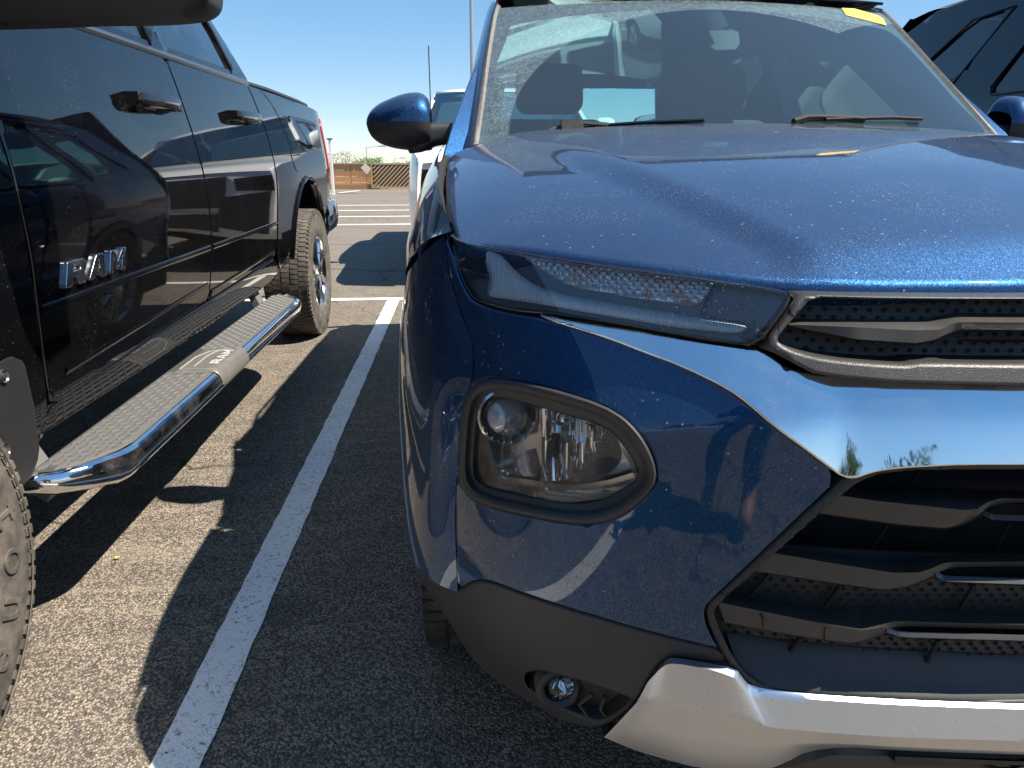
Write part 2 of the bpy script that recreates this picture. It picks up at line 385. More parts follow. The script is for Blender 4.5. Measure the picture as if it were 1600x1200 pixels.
def mat_asphalt():
    N = NT('asphalt')
    s1 = N.n('TexVoronoi', inp={'Vector': N.pos, 'Scale': 170., 'Randomness': 1.}); s2 = N.vor(55)
    stone = N.ramp(s1.outputs['Distance'], .25, .75)
    c = N.n('SeparateColor', inp={0: s1.outputs['Color']}).outputs[0]
    big = N.noise(.8, 5, .6); med = N.noise(7, 5, .65)
    light = N.mix(big, (.36, .30, .235), (.44, .37, .29)); dark = (.095, .083, .072)
    col = N.mix(N.math('MULTIPLY', N.ramp(c, .15, .75), N.ramp(med, .25, .7, .55, 1.)), dark, light)
    col = N.mix(N.math('MULTIPLY', stone, .7), col, (.05, .045, .04))
    col = N.mix(N.math('MULTIPLY', N.ramp(N.noise(2.5, 6, .7), .52, .72), .35), col, (.06, .052, .046))
    # far away the stones blend to one tone
    y = N.n('SeparateXYZ', inp={0: N.pos}).outputs[1]
    col = N.mix(N.ramp(y, 4, 12, 0, .75), col, N.mix(N.noise(1.2, 6, .7), (.15, .128, .108), (.20, .174, .148)))
    # tar seams
    ws = N.n('TexWave', inp={'Vector': N.pos, 'Scale': .11, 'Distortion': 9., 'Detail': 3., 'Detail Scale': .6}); ws.bands_direction = 'Y'
    seam = N.math('MULTIPLY', N.ramp(ws.outputs['Fac'], .998, 1.), N.ramp(y, 5, 8)); col = N.mix(N.math('MULTIPLY', seam, .7), col, (.03, .028, .027))
    wv = N.n('VectorMath', operation='SCALE'); N.set(wv.inputs[0], N.n('TexNoise', inp={'Vector': N.pos, 'Scale': 1.6, 'Detail': 5.}).outputs['Color']); wv.inputs['Scale'].default_value = .7
    w2 = N.n('VectorMath', operation='ADD'); N.set(w2.inputs[0], wv.outputs[0]); N.set(w2.inputs[1], N.pos)
    ck = N.n('TexVoronoi', feature='DISTANCE_TO_EDGE', inp={'Vector': w2.outputs[0], 'Scale': .55}).outputs['Distance']
    crk = N.math('MULTIPLY', N.ramp(ck, .006, .002), N.ramp(N.noise(.9), .48, .56)); col = N.mix(N.math('MULTIPLY', crk, .8), col, (.03, .027, .025))
    oil = N.math('MULTIPLY', N.ramp(N.vor(1.1, w2.outputs[0]), .16, .07), N.ramp(N.noise(9, 4, .7), .3, .6)); col = N.mix(N.math('MULTIPLY', oil, .55), col, (.045, .04, .037))
    swp = N.n('TexWave', inp={'Vector': N.vec(.35, 1, 1), 'Scale': 2.1, 'Distortion': 9., 'Detail': 5.}); swp.wave_type = 'RINGS'
    col = N.mix(N.math('MULTIPLY', N.ramp(swp.outputs['Fac'], .75, 1.), N.math('MULTIPLY', N.ramp(N.noise(1.3, 2), .45, .6), .14)), col, (.40, .34, .27))
    h = N.math('ADD', N.math('MULTIPLY', s1.outputs['Distance'], -1.), N.math('MULTIPLY', N.noise(320, 2), .4))
    return N.end(N.prin(Base_Color=col, Roughness=.82, Specular_IOR_Level=.35, Normal=N.bump(h, .9, .006)))
ASPH = mat_asphalt()
N = NT('worn_white_line_paint')
_nv = N.n('TexNoise', inp={'Vector': N.pos, 'Scale': 12., 'Detail': 4.}).outputs['Color']
_q = N.n('VectorMath', operation='SCALE'); N.set(_q.inputs[0], _nv); _q.inputs['Scale'].default_value = .12
_q2 = N.n('VectorMath', operation='ADD'); N.set(_q2.inputs[0], _q.outputs[0]); N.set(_q2.inputs[1], N.pos); _wv = _q2.outputs[0]
_h = N.vor(140); _cr = N.n('TexVoronoi', feature='DISTANCE_TO_EDGE', inp={'Vector': N.pos, 'Scale': 17., 'Vector': _wv}).outputs['Distance']
_w = N.math('MAXIMUM', N.ramp(N.math('ADD', N.noise(70, 5, .75), N.math('MULTIPLY', N.noise(3.5, 3), .16)), .63, .74), N.math('MULTIPLY', N.ramp(_cr, .012, .003), N.ramp(N.noise(5, 3), .5, .62)))
_c = N.mix(N.noise(9, 4), (.74, .74, .72), (.86, .86, .84))
LINE = N.end(N.prin(Base_Color=N.mix(_w, _c, (.16, .14, .12)), Roughness=.75, Normal=N.bump(_h, .6, .003)))
def tyre_mat(name, col, d=.4):
    N = NT(name); b = N.mix(N.math('MULTIPLY', N.ramp(N.noise(16, 5, .7), .3, .75), d), col, (.19, .16, .13))
    return N.end(N.prin(Base_Color=b, Roughness=.8, Normal=N.bump(N.noise(300, 3), .4, .001)))
TY = tyre_mat('dusty_tyre_rubber', (.045, .041, .038), .7); TYK = tyre_mat('tyre_rubber', (.02, .019, .018), .35)
def wood(name, a, b):
    N = NT(name); g = N.noise(3, 5, .6, N.vec(.5, .5, 9)); return N.end(N.prin(Base_Color=N.mix(g, a, b), Roughness=.8, Normal=N.bump(g, .3, .01)))
WD = [wood('cedar_board', (.30, .155, .07), (.42, .24, .115)), wood('cedar_board_light', (.36, .2, .09), (.48, .29, .15))]
TAN = wood('tan_lattice_wood', (.38, .26, .14), (.46, .33, .2)); 

# ---------------------------------------------------------------- setting
b = MB(); G = 46
xs = np.array([-700, -60, -12, 12, 60, 700.]); ys = np.array([-300, -30, -6, 8, 20, 31.6])
V = [(x, y, 0) for x in xs for y in ys]; n_ = len(ys)
mk('asphalt_ground', V, [(i*n_+j, (i+1)*n_+j, (i+1)*n_+j+1, i*n_+j+1) for i in range(len(xs)-1) for j in range(n_-1)], ASPH, kind='structure', smooth=False)
def line_sheet(x0, y0, x1, y1, w, z=.004):
    a = Vector((x0, y0)); c = Vector((x1, y1)); d = (c-a); L = d.length; d.normalize(); nrm = Vector((-d.y, d.x)); n = max(2, int(L/.05)); n = min(n, 260)
    V = []; 
    for i in range(n+1):
        p = a+d*(L*i/n)
        for s in (-1, 1):
            q = p+nrm*s*(w/2+random.uniform(-.0025, .0025)); V.append((q.x, q.y, z))
    mk('parking_line', V, [(2*i, 2*i+2, 2*i+3, 2*i+1) for i in range(n)], LINE, kind='structure', smooth=False)
line_sheet(-.585, -.2, -.575, 6.13, .10)
line_sheet(-7, 6.22, 4.5, 6.18, .10)
line_sheet(-3.37, -.2, -3.37, 6.1, .1); line_sheet(2.2, -.2, 2.2, 6.1, .1); line_sheet(2.2, 6.3, 2.2, 11.7, .1); line_sheet(-3.37, 6.3, -3.37, 11.7, .1)
line_sheet(-9, 13.35, 6, 13.95, .13); line_sheet(-9, 15.3, 6, 15.9, .13); line_sheet(-9, 17.2, 6, 17.75, .13); line_sheet(-9, 19.3, 6, 19.6, .13)
line_sheet(-5.0, 23.6, -3.75, 28.6, .14)

# ---------------------------------------------------------------- wheels
def wheel(parent, cx, cy, r, w, rimr, side, mat_t, rim_mat, spokes=8, tread=0, dish=.03, name='wheel', hero=False):
    """cx = outer face of the tyre; side=+1 when the outer face looks to +X"""
    s = side; wt = parent
    b = MB(); sh = r*.06
    prof = [(-s*w, rimr), (-s*(w+.012), rimr+.04), (-s*(w+.012), r-sh*1.6), (-s*(w-.012), r-.008), (-s*(w*.93), r), (-s*w*.07, r), (-s*.008, r-.01), (s*.004, r-.022), (s*.008, r-sh*1.9),
            (s*.012, (r+rimr)/2+.02), (s*.010, rimr+.035), (s*.002, rimr+.012), (-s*.004, rimr+.004), (-s*.012, rimr-.004)]
    if s < 0: prof = prof[::-1]
    n = 120 if hero else 64
    b.lathe(prof, (cx, cy, r), 'X', n); t = b.build('tyre', mat_t, parent, sharp=50)
    if tread:
        b = MB(); rows = [(.10, .0), (.29, .5), (.5, 0.2), (.71, .6), (.90, .1)]
        for f, ph in rows:
            for k in range(tread):
                a0 = 2*math.pi*(k+ph)/tread; da = 2*math.pi/tread*.80; wd = w*.085; V = []
                for aa, sk in ((a0, 0), (a0+da, .006)):
                    for rr in (r-.004, r+.0045):
                        for xx in (-wd, wd):
                            V.append((cx-s*w*f+xx, cy+rr*math.cos(aa+sk*xx*30), r+rr*math.sin(aa+sk*xx*30)))
                b.add(V, [(0, 1, 3, 2), (4, 6, 7, 5), (0, 4, 5, 1), (2, 3, 7, 6), (0, 2, 6, 4), (1, 5, 7, 3)])
        k2 = tread
        for k in range(k2):
            a0 = 2*math.pi*(k+.3)/k2; da = 2*math.pi/k2*.6; V = []
            for aa in (a0, a0+da):
                for rr, xx in ((r-.001, 0), (r-.03, s*.004), (r-.03, -s*.02), (r-.001, -s*.02)):
                    V.append((cx+xx+s*.005, cy+rr*math.cos(aa), r+rr*math.sin(aa)))
            b.add(V, [(0, 1, 2, 3), (4, 7, 6, 5), (0, 4, 5, 1), (1, 5, 6, 2), (3, 2, 6, 7), (0, 3, 7, 4)])
        b.build('tread_blocks', mat_t, t, kind='stuff', sharp=30)
    # rim
    b = MB(); R = rimr
    pr = [(s*.0, R+.006), (s*.004, R-.004), (-s*.012, R-.018), (-s*.05, R-.03), (-s*w*.85, R-.035), (-s*w*.9, R-.01)]
    b.lathe(pr if s > 0 else pr[::-1], (cx, cy, r), 'X', 64)
    rm = b.build('rim', rim_mat, parent, sharp=40)
    b = MB()
    for k in range(spokes):
        a = 2*math.pi*k/spokes
        for ds in (-.045, .045):
            P = [(cx-s*(dish+.0), .05, 0), (cx-s*(dish-.005), R*.5, ds*1.1), (cx-s*.018, R-.02, ds*1.7)]; Q = []
            for (x, rr, tt) in P: Q.append((x, cy+rr*math.cos(a)-tt*math.sin(a), r+rr*math.sin(a)+tt*math.cos(a)))
            b.tube(Q, [.026, .02, .022], 6)
    b.lathe([(-s*(dish+.03), .085), (-s*(dish-.015), .08), (-s*(dish-.025), .05), (-s*(dish-.03), .0005)][::s], (cx, cy, r), 'X', 24)
    b.build('spokes', rim_mat, rm, sharp=40)
    b = MB(); b.lathe([(-s*(dish+.09), R*.78), (-s*(dish+.089), .001)][::s], (cx, cy, r), 'X', 32); b.build('brake_disc', DARK, rm)
    return t

# ================================================================ BLUE SUV
suv = thing('parked_suv', (XC, 2.9, 0), 'dusty metallic blue compact SUV with chrome grille bar, parked nose-in beside the white line', 'suv')
xo = suv
def c_at(Z, off=0): return (XC, float(Fr(np.array(XC), Z))+off, Z)
def zpx(u, v, off=0): return onS(u, v, lambda x, z: Fr(x, z)+off)
def half(px, off=0):            # px from centre-top ... centre-bottom, mirrored to the full loop in (X,Z)
    L = f2(px, off=off); zt, zb = L[0][1], L[-1][1]
    L = [(XC, zt)]+L+[(XC, zb)]
    return L+[(2*XC-x, z) for x, z in L[1:-1]][::-1]
def full3(px, off=0, zc=None):     # 3-D rail from left tip to the centre, mirrored
    L = [tuple(onS(p[0], p[1], lambda x, z, o=(p[2] if len(p) > 2 else off): Fr(x, z)+o)) for p in px]
    o = px[-1][2] if len(px[-1]) > 2 else off
    z = L[-1][2] if zc is None else zc
    L.append((XC, float(Fr(XC, z))+o, z))
    return L+[(2*XC-x, y, z) for x, y, z in L[:-1]][::-1]
SEAM = [(694, 366), (697, 400), (705, 440), (720, 490), (735, 530), (741, 560), (735, 600), (722, 650), (714, 740), (711, 800), (712, 860), (715, 925)]
POD_OUT = [(757, 591), (787, 592), (830, 599), (880, 612), (942, 632), (980, 655), (1002, 680), (1016, 705), (1026, 732), (1026, 757), (1005, 782), (975, 804), (950, 815), (917, 820), (880, 817), (830, 808), (780, 797), (735, 782), (720, 762), (716, 735), (718, 690), (721, 642), (730, 607)]
POD_IN = [(747, 642), (757, 627), (780, 619), (830, 632), (890, 650), (950, 667), (970, 690), (985, 712), (997, 732), (996, 747), (975, 762), (950, 777), (917, 786), (880, 785), (830, 776), (775, 765), (747, 755), (740, 742), (740, 715), (742, 685)]
LAMP = [(702, 366), (714, 376), (755, 385), (830, 399), (905, 411), (1000, 424), (1122, 440), (1190, 450), (1246, 460), (1225, 490), (1183, 544), (1140, 538), (1092, 531), (1040, 522), (980, 511), (920, 501), (867, 492), (819, 489), (774, 481), (740, 469), (730, 455), (721, 437), (714, 417), (708, 396)]
bump = SEAM[::-1]+[(702, 384), (708, 399), (716, 428), (727, 453), (739, 471), (774, 484), (819, 492), (838, 494), (905, 512), (950, 527), (1000, 546), (1060, 569), (1130, 603), (1165, 629), (1200, 660), (1260, 704), (1316, 746), (1250, 808), (1180, 875), (1108, 942), (1101, 957), (1105, 979), (1118, 1006), (1130, 1018), (1100, 1009), (1000, 983), (900, 953), (800, 920), (760, 906), (735, 909)]
def shrink(px, k):
    c = np.mean(px, 0); return [tuple(c+(np.array(p)-c)*k) for p in px]
L_b = f2(bump)
bumper = panel('front_bumper', L_b, Mfront, PB, suv, holes=[f2(shrink(POD_OUT, .985))], sp=.014, bev=.004, thick=.03, ch=1)
# side of the bumper behind the corner edge
S3 = [np.array(p) for p in f3([p for p in SEAM])]
S3 = resamp(S3, 14, True)
Erail = resamp([(-.114, 1.52, .905), (-.124, 1.44, .83), (-.124, 1.34, .73), (-.12, 1.27, .63), (-.114, 1.22, .53), (-.106, 1.19, .47)], 14)
rails = []
for t in np.linspace(0, 1, 9):
    R_ = []
    for a, e_ in zip(S3, Erail):
        C_ = np.array([e_[0]+.006+(a[0]-e_[0])*.12, a[1]+(e_[1]-a[1])*.26, (a[2]+e_[2])/2])
        R_.append(tuple((1-t)**2*(a+np.array([0, .001, 0]))+2*t*(1-t)*C_+t*t*e_))
    rails.append(R_)
o = loft('bumper_side', rails, PB, suv, n=40, cross=2)
mirror_part(o)
mirror_part(bumper)

# fender between bonnet gap and wheel arch
def ax(Y): return float(np.interp(Y, [1.1, 1.5, 1.9], [0, 1, 1]))
HG = [(-.012, 1.10, 1.047), (-.030, 1.25, 1.088), (-.040, 1.45, 1.13), (-.040, 1.7, 1.168), (-.030, 1.98, 1.19)]      # bonnet gap
arch = lambda Y: .36+math.sqrt(max(0, .39**2-(Y-1.55)**2))
ys_ = np.linspace(1.52, 2.06, 14)
R0 = resamp(HG, 30); R1 = [(-.075, 1.26, .998), (-.08, 1.4, 1.03), (-.085, 1.55, 1.06), (-.083, 1.75, 1.095), (-.073, 1.98, 1.12)]
R1 = resamp([(-.06, 1.2, 1.02)]+R1, 30)
R2 = resamp([(-.103, 1.40, .952), (-.111, 1.5, .965), (-.116, 1.62, .975), (-.113, 1.8, .985), (-.105, 1.98, .99)], 30)
R3 = resamp([(-.114, 1.52, .905), (-.119, 1.57, .89), (-.122, 1.65, .88), (-.121, 1.8, .87), (-.115, 1.98, .87)], 30)
R0[0] = (-.012, 1.10, 1.047)
tip = np.array([(-.012, 1.10, 1.047), (-.06, 1.24, 1.0), (-.10, 1.38, .95), (-.128, 1.52, .905)])
o = loft('front_fender', [R0, R1, R2, R3], PB, suv, n=30, cross=6)
mirror_part(o)
def Gs(Y, Z):   # side of the body
    return XC-(.900-.035*np.clip((np.abs(Z-.82)/.3), 0, 2)**2-.0-.05*np.clip((Y-4.2)/.9, 0, 1)**2)
def Mside(a, b, d): return np.stack([Gs(a, b)+d, a, b], 1)
def arc_pts(cy, cz, r, a0, a1, n=14): return [(cy+r*math.cos(math.radians(a)), cz+r*math.sin(math.radians(a))) for a in np.linspace(a0, a1, n)]
o = panel('fender_side', [(1.50, .902), (1.37, .76)]+[(1.27, .62)]+arc_pts(1.63, .35, .40, 152, 52)+[(1.94, .36), (1.99, .36), (1.99, .875), (1.75, .885), (1.6, .895)], Mside, PB, suv, sp=.04, ch=0, bev=.004)
mirror_part(o)
fl = arc_pts(1.63, .35, .415, 178, 5, 24); fi = arc_pts(1.63, .35, .362, 5, 178, 24)
o = panel('arch_cladding', fl+fi, lambda a, b, d: np.stack([Gs(a, b)-.012+d, a, b], 1), PLG, suv, sp=.03, ch=0, bev=.006, thick=.05)
mirror_part(o)
o = panel('side_marker', [(1.31, .60), (1.35, .68), (1.368, .672), (1.33, .59)], lambda a, b, d: np.stack([Gs(a, b)-.017+d, a, b], 1), ORG_M, suv, sp=.02, ch=0, bev=.002, thick=.01)
mirror_part(o)
# doors and rear quarter
def door(name, y0, y1, extra=None):
    L = extra or [(y0+.004, .40), (y1-.004, .40), (y1-.004, 1.10), (y0+.004, 1.10)]
    o = panel(name, L, Mside, PB, suv, sp=.07, ch=0, bev=.005); return o
d1 = door('door', 1.995, 3.45)
bm = MB(); bm.box((XC-.95, 3.22, .98), (XC-.925, 3.38, 1.005)); h1 = bm.build('handle', PB, d1); mirror_part(d1)
d2 = door('door', 3.45, 3.85, [(3.454, .40), (3.62, .40)]+arc_pts(4.19, .35, .42, 165, 145, 4)+[(3.846, .70), (3.846, 1.11), (3.454, 1.10)])
bm = MB(); bm.box((XC-.95, 3.65, 1.0), (XC-.925, 3.81, 1.025)); bm.build('handle', PB, d2); mirror_part(d2)
o = panel('rear_quarter', [(3.85, .72)]+arc_pts(4.19, .35, .42, 130, 5, 12)+[(4.9, .36), (5.02, .5), (5.03, 1.0), (4.95, 1.12), (3.85, 1.11)], Mside, PB, suv, sp=.07, ch=0, bev=.005); mirror_part(o)
o = panel('arch_cladding', arc_pts(4.19, .35, .42, 175, 5, 20)+arc_pts(4.19, .35, .36, 5, 175, 20), lambda a, b, d: np.stack([Gs(a, b)-.012+d, a, b], 1), PLG, suv, sp=.05, ch=0, bev=.006, thick=.05); mirror_part(o)
bm = MB(); bm.box((XC-.88, 1.93, .22), (XC-.84, 3.80, .39)); o = bm.build('rocker_cladding', PLG, suv); mirror_part(o)
# bonnet
def Zh(X, Y):
    r = np.abs(XC-X)
    A = np.interp(Y, *HPROF)
    s = np.clip((Y-.9)/1.0, 0, 1)
    side = (.058-.022*s)*(r/.78)**2.1+.030*(np.clip(r/.80, 0, 1.1))**10
    bulge = .012*sstep((Y-.79)/.12)*(1-sstep((r-(.335+.27*s**.8))/(.07+.05*s)))
    return A-side+bulge
_y = np.array([.6, .74, .79, .86, .95, 1.1, 1.3, 1.6, 1.95, 2.15]); _z = np.array([.945, .985, 1.008, 1.037, 1.066, 1.105, 1.145, 1.192, 1.228, 1.243])
def _cr():
    P = resamp(np.stack([_y, _z], 1), 400); return P[:, 0], P[:, 1]
HPROF = _cr()
def Mhood(a, b, d): return np.stack([a, b, Zh(a, b)-d], 1)
def onHood(u, v):
    d = ray(u, v); a, b_ = .3, 4
    prev = .3
    for t in np.linspace(.3, 4, 800):
        p = cO+d*t
        if p[2] < Zh(np.array(p[0]), p[1]): break
        prev = t
    a, b_ = prev, t
    for _ in range(30):
        m = (a+b_)/2; p = cO+d*m
        if p[2] > Zh(np.array(p[0]), p[1]): a = m
        else: b_ = m
    p = cO+d*a; return (p[0], p[1])
hx = [(-.012, 1.085), (.03, 1.043)]+[onHood(*p) for p in [(755, 372), (830, 387), (905, 398), (1000, 411), (1122, 428), (1240, 443), (1330, 447), (1450, 448), (1590, 448)]]
hxy = [(-.010, 1.092), (.012, 1.068), (.05, 1.032), (.096, .99), (.155, .941), (.224, .897), (.309, .853), (.389, .822), (.452, .808), (.54, .799), (.66, .793), (.78, .791)]
hl = hxy[::-1]+[(-.014, 1.15), (-.024, 1.25), (-.034, 1.45), (-.034, 1.7), (-.024, 1.965), (.1, 1.955), (.3, 1.935), (.55, 1.92), (.78, 1.915)]
hl = hl+[(2*XC-x, y) for x, y in hl[1:-1]][::-1]
hood = panel('bonnet', hl, Mhood, PB, suv, sp=.02, bev=.014, thick=.03, ch=1)
# black seal under the bonnet edge
bm = MB(); pts = [(x, y+.022, float(Zh(np.array(x), y))-.030) for x, y in hxy[3:]]; pts += [(2*XC-x, y, z) for x, y, z in pts[:-1]][::-1]
bm.tube(pts, .011, 6); bm.build('bonnet_seal', DARK, suv)
bm = MB(); bm.tube([(x, y, z-.040) for x, y, z in HG[1:]], .010, 6); o = bm.build('fender_gap_seal', DARK, suv); mirror_part(o)
# dark body under everything, plus unseen filler boxes added to block leaking sun
bm = MB(); bm.box((XC-.62, 1.08, .26), (XC+.62, 1.95, .8)); bm.box((XC-.84, 1.95, .24), (XC+.84, 5.0, .80)); bm.box((XC-.66, .98, .36), (XC+.66, 1.08, .86)); bm.box((XC-.60, 1.25, .8), (XC+.60, 1.9, .97)); bm.box((XC-.78, 1.8, .6), (XC+.78, 2.15, 1.06)); bm.box((XC-.70, 1.14, .4), (XC+.70, 1.4, .96)); bm.build('underbody_light_block', DARK, suv)

def dimples(name, region_px, off, parent, s=.0165, mat=None):
    L = f2(region_px, off=off); A = np.array(L); b = MB(); lo, hi = A.min(0), A.max(0); row = 0; z = lo[1]
    pts = []
    while z < hi[1]:
        x = lo[0]+(s*.5 if row % 2 else 0)
        while x < hi[0]: pts.append((x, z)); x += s
        z += s*.52; row += 1
    pts = np.array(pts); ok = inpoly(pts, A); d, _ = segdist(pts, np.array([[A[i-1], A[i]] for i in range(len(A))])); pts = pts[ok & (d > s*.25)]
    for x, z in pts:
        y = float(Fr(x, z))+off; w, h = s*.27, s*.15
        V = [(x-w, y+.0015, z), (x-w*.5, y+.0015, z+h), (x+w*.5, y+.0015, z+h), (x+w, y+.0015, z), (x+w*.5, y+.0015, z-h), (x-w*.5, y+.0015, z-h), (x-w*.35, y-.0045, z-.001), (x, y-.0048, z+h*.3), (x+w*.35, y-.0045, z-.001), (x, y-.0048, z-h*.5)]
        b.add(V, [(0, 1, 7, 6), (1, 2, 7), (2, 3, 8, 7), (3, 4, 9, 8), (4, 5, 9), (5, 0, 6, 9), (6, 7, 8, 9)])
    return b.build(name, mat or PLK, parent, kind='stuff', sharp=60)
# ---- upper lamp
lamp = panel('upper_headlight', f2(shrink(LAMP, 1.0), off=.03), Mfl(lambda x, z: Fr(x, z)+.03), HSG, suv, sp=.02, bev=0, thick=.02, ch=1)
rim_l = dense(chaikin(LAMP, 1), 14)
A_ = [np.array(onS(p[0], p[1], lambda x, z: Fr(x, z)+.002)) for p in rim_l]; B_ = [np.array(onS(p[0], p[1], lambda x, z: Fr(x, z)+.002))+np.array([0, .045, 0]) for p in shrink(rim_l, .99)]
V = A_+B_; k = len(A_)
mk('lamp_housing', V, [(i, (i+1) % k, k+(i+1) % k, k+i) for i in range(k)], GLB, lamp)
REF = [(786, 386), (819, 397), (905, 409), (1000, 422), (1122, 439), (1108, 462), (1093, 482), (1055, 476), (985, 466), (912, 453), (885, 446), (850, 425), (825, 408)]
panel('amber_reflector', f2(REF, off=.022), Mfl(lambda x, z: Fr(x, z)+.022), REFL, lamp, sp=.015, bev=.006, thick=.006, ch=1)
dimples('reflector_prisms', [(836, 402), (905, 413), (1000, 426), (1115, 442), (1104, 462), (1090, 478), (1055, 472), (985, 462), (912, 449), (860, 426)], .0205, lamp, .0095, chrome('prism_chrome', (.9, .9, .92), .12, 0))
DR = [(742, 386), (752, 384), (782, 397), (795, 412), (812, 430), (841, 449), (870, 459), (905, 467), (960, 477), (1017, 486), (1090, 498), (1167, 509), (1172, 515), (1160, 524), (1120, 521), (1055, 514), (980, 501), (905, 488), (860, 480), (830, 475), (789, 469), (762, 465), (762, 450), (766, 436), (757, 412)]
panel('light_guide', f2(DR, off=.012), Mfl(lambda x, z: Fr(x, z)+.012), DRL, lamp, sp=.01, bev=.009, thick=.012, ch=1)
panel('lamp_inner_bezel', f2([(1122, 441), (1240, 462), (1188, 534), (1160, 528), (1178, 515), (1165, 505), (1096, 493)], off=.020), Mfl(lambda x, z: Fr(x, z)+.020), HSG, lamp, sp=.02, bev=.004, thick=.01, ch=0)
bm = MB()
fr_ = f3([(1146, 454), (1199, 461), (1163, 500), (1115, 494)], .019)
bm.tube(fr_+[fr_[0]], .0007, 5)
for i in range(5):
    a = np.array(f3([(1146+53*0-(31*i/5.), 456+39*i/5.)], .0188)[0]); c_ = np.array(f3([(1197-36*i/5., 462+38*i/5.)], .0188)[0])
    bm.tube([a+(c_-a)*.25, a+(c_-a)*.85], .0006, 4)
bm.build('embossed_marking', simple('grey_print', (.2, .2, .2)), lamp, kind='stuff')
bm = MB()
for q in [(812, 505-50), (776, 462-8), (770, 425)]: 
    p = f3([q], .014)[0]; bm.lathe([(p[1]-.002, .005), (p[1]-.004, .0001)], (p[0], 0, p[2]), 'Y', 10)
panel('lens_cover', f2(LAMP, off=0.0), Mfl(lambda x, z: Fr(x, z)+0.0), GLAMPD, lamp, sp=.016, bev=.004, thick=0, ch=1)
mirror_part(lamp)
# lip between bonnet and lamp: dark gap strip
# ---- chrome bar
def Fc(X, Z):
    r = np.abs(XC-X)
    return Fr(X, Z)+.000
CHL = [(838, 489), (867, 495), (920, 505), (980, 514), (1040, 525), (1092, 534), (1140, 541), (1184, 547), (1205, 556), (1235, 578), (1273, 590), (1320, 596), (1400, 603), (1500, 606), (1598, 608)]
CHB = [(1598, 722), (1500, 722), (1440, 725), (1405, 727), (1370, 731), (1345, 738), (1319, 748), (1262, 705), (1202, 661), (1167, 630), (1132, 604), (1062, 570), (1000, 547), (952, 528), (905, 513), (862, 500)]
def chz(X, Z, d=0):          # bulging section
    r = np.abs(XC-X)
    zt = np.interp(r, [0, .33, .42, .6, .75], [.895, .895, .91, .955, 1.0]); return Fr(X, Z)
ch_t = f2(CHL); ch_b = f2(CHB)
Lc = [(XC, ch_t[-1][1])]+ch_t[::-1]+ch_b[::-1]+[(XC, ch_b[0][1])]
# ch_t runs tip->right ; loop: centre-top -> left tip -> along the bottom -> centre-bottom
Lc = [(XC, ch_t[-1][1])]+ch_t[::-1]+ch_b[::-1]+[(XC, ch_b[0][1])]
Lc = Lc+[(2*XC-x, z) for x, z in Lc[1:-1]][::-1]
_o = np.argsort([x for x, z in ch_b]); _q = resamp([(ch_b[i][0]-XC, ch_b[i][1]) for i in _o], 300); ZLX = _q[:, 0]; ZLZ = np.convolve(np.r_[[_q[0, 1]]*12, _q[:, 1], [_q[-1, 1]]*12], np.ones(25)/25, 'valid')
def Mch(a, b, d):
    r = np.abs(XC-a); q = Fr(a, b)
    # crowned bar: leans back above its lower edge
    t = np.clip(b-np.interp(-r, ZLX, ZLZ), -.01, .2)
    y = q-.010+np.interp(r, [.3, .5, .7], [.34, .26, .05])*np.clip(t, 0, 1)
    return np.stack([a, y+d, b], 1)
panel('chrome_bar', Lc, Mch, CHR, suv, sp=.012, bev=.0025, thick=.03, ch=1)
# ---- upper grille
UG = [(1252, 461), (1330, 463), (1450, 465), (1598, 466)]
UGB = [(1598, 604), (1500, 602), (1400, 599), (1320, 592), (1273, 585), (1240, 568), (1212, 553), (1189, 545)]
t_ = f2(UG, off=.004); b_ = f2(UGB, off=.004)
Lg = [(XC, t_[-1][1])]+t_[::-1]+b_[::-1]+[(XC, b_[0][1])]; Lg += [(2*XC-x, z) for x, z in Lg[1:-1]][::-1]
IN = [(1598, 469), (1450, 469), (1330, 467), (1272, 465), (1250, 490), (1222, 522), (1216, 533), (1226, 541), (1250, 551), (1290, 560), (1350, 566), (1410, 570), (1425, 569), (1435, 566), (1598, 569)]
i_ = f2(IN, off=.004); Hi = [(XC, i_[0][1])]+i_+[(XC, i_[-1][1])]; Hi += [(2*XC-x, z) for x, z in Hi[1:-1]][::-1]
panel('upper_grille_surround', Lg, Mfl(lambda x, z: Fr(x, z)+.004), PLL, suv, holes=[Hi], sp=.02, bev=.005, thick=.045, ch=0, hch=1)
GB = .040
UGI = [(1598, 468), (1262, 466), (1214, 535), (1290, 561), (1410, 571), (1598, 571)]
def backpanel(name, px, off, mat, parent, sp=.03):
    t = f2(px, off=off); L = [(XC, t[0][1])]+t+[(XC, t[-1][1])]; L += [(2*XC-x, z) for x, z in L[1:-1]][::-1]
    return panel(name, L, Mfl(lambda x, z: Fr(x, z)+off), mat, parent, sp=sp, bev=0, thick=.004, ch=0)
bpn = backpanel('grille_mesh_panel', [(1640, 458), (1255, 458), (1205, 540), (1290, 575), (1410, 580), (1640, 580)], GB, PLK, suv)
dm = dimples('mesh_dimples', [(1640, 466), (1262, 464), (1212, 535), (1290, 562), (1410, 572), (1640, 572)], GB, bpn); 
def slat(name, rails, m=PLL, cross=1, n=70, sharp=28):
    R = [full3(r) for r in rails]
    return loft(name, R, m, suv, n=n*2+1, cross=cross, smooth=False, sharp=sharp)
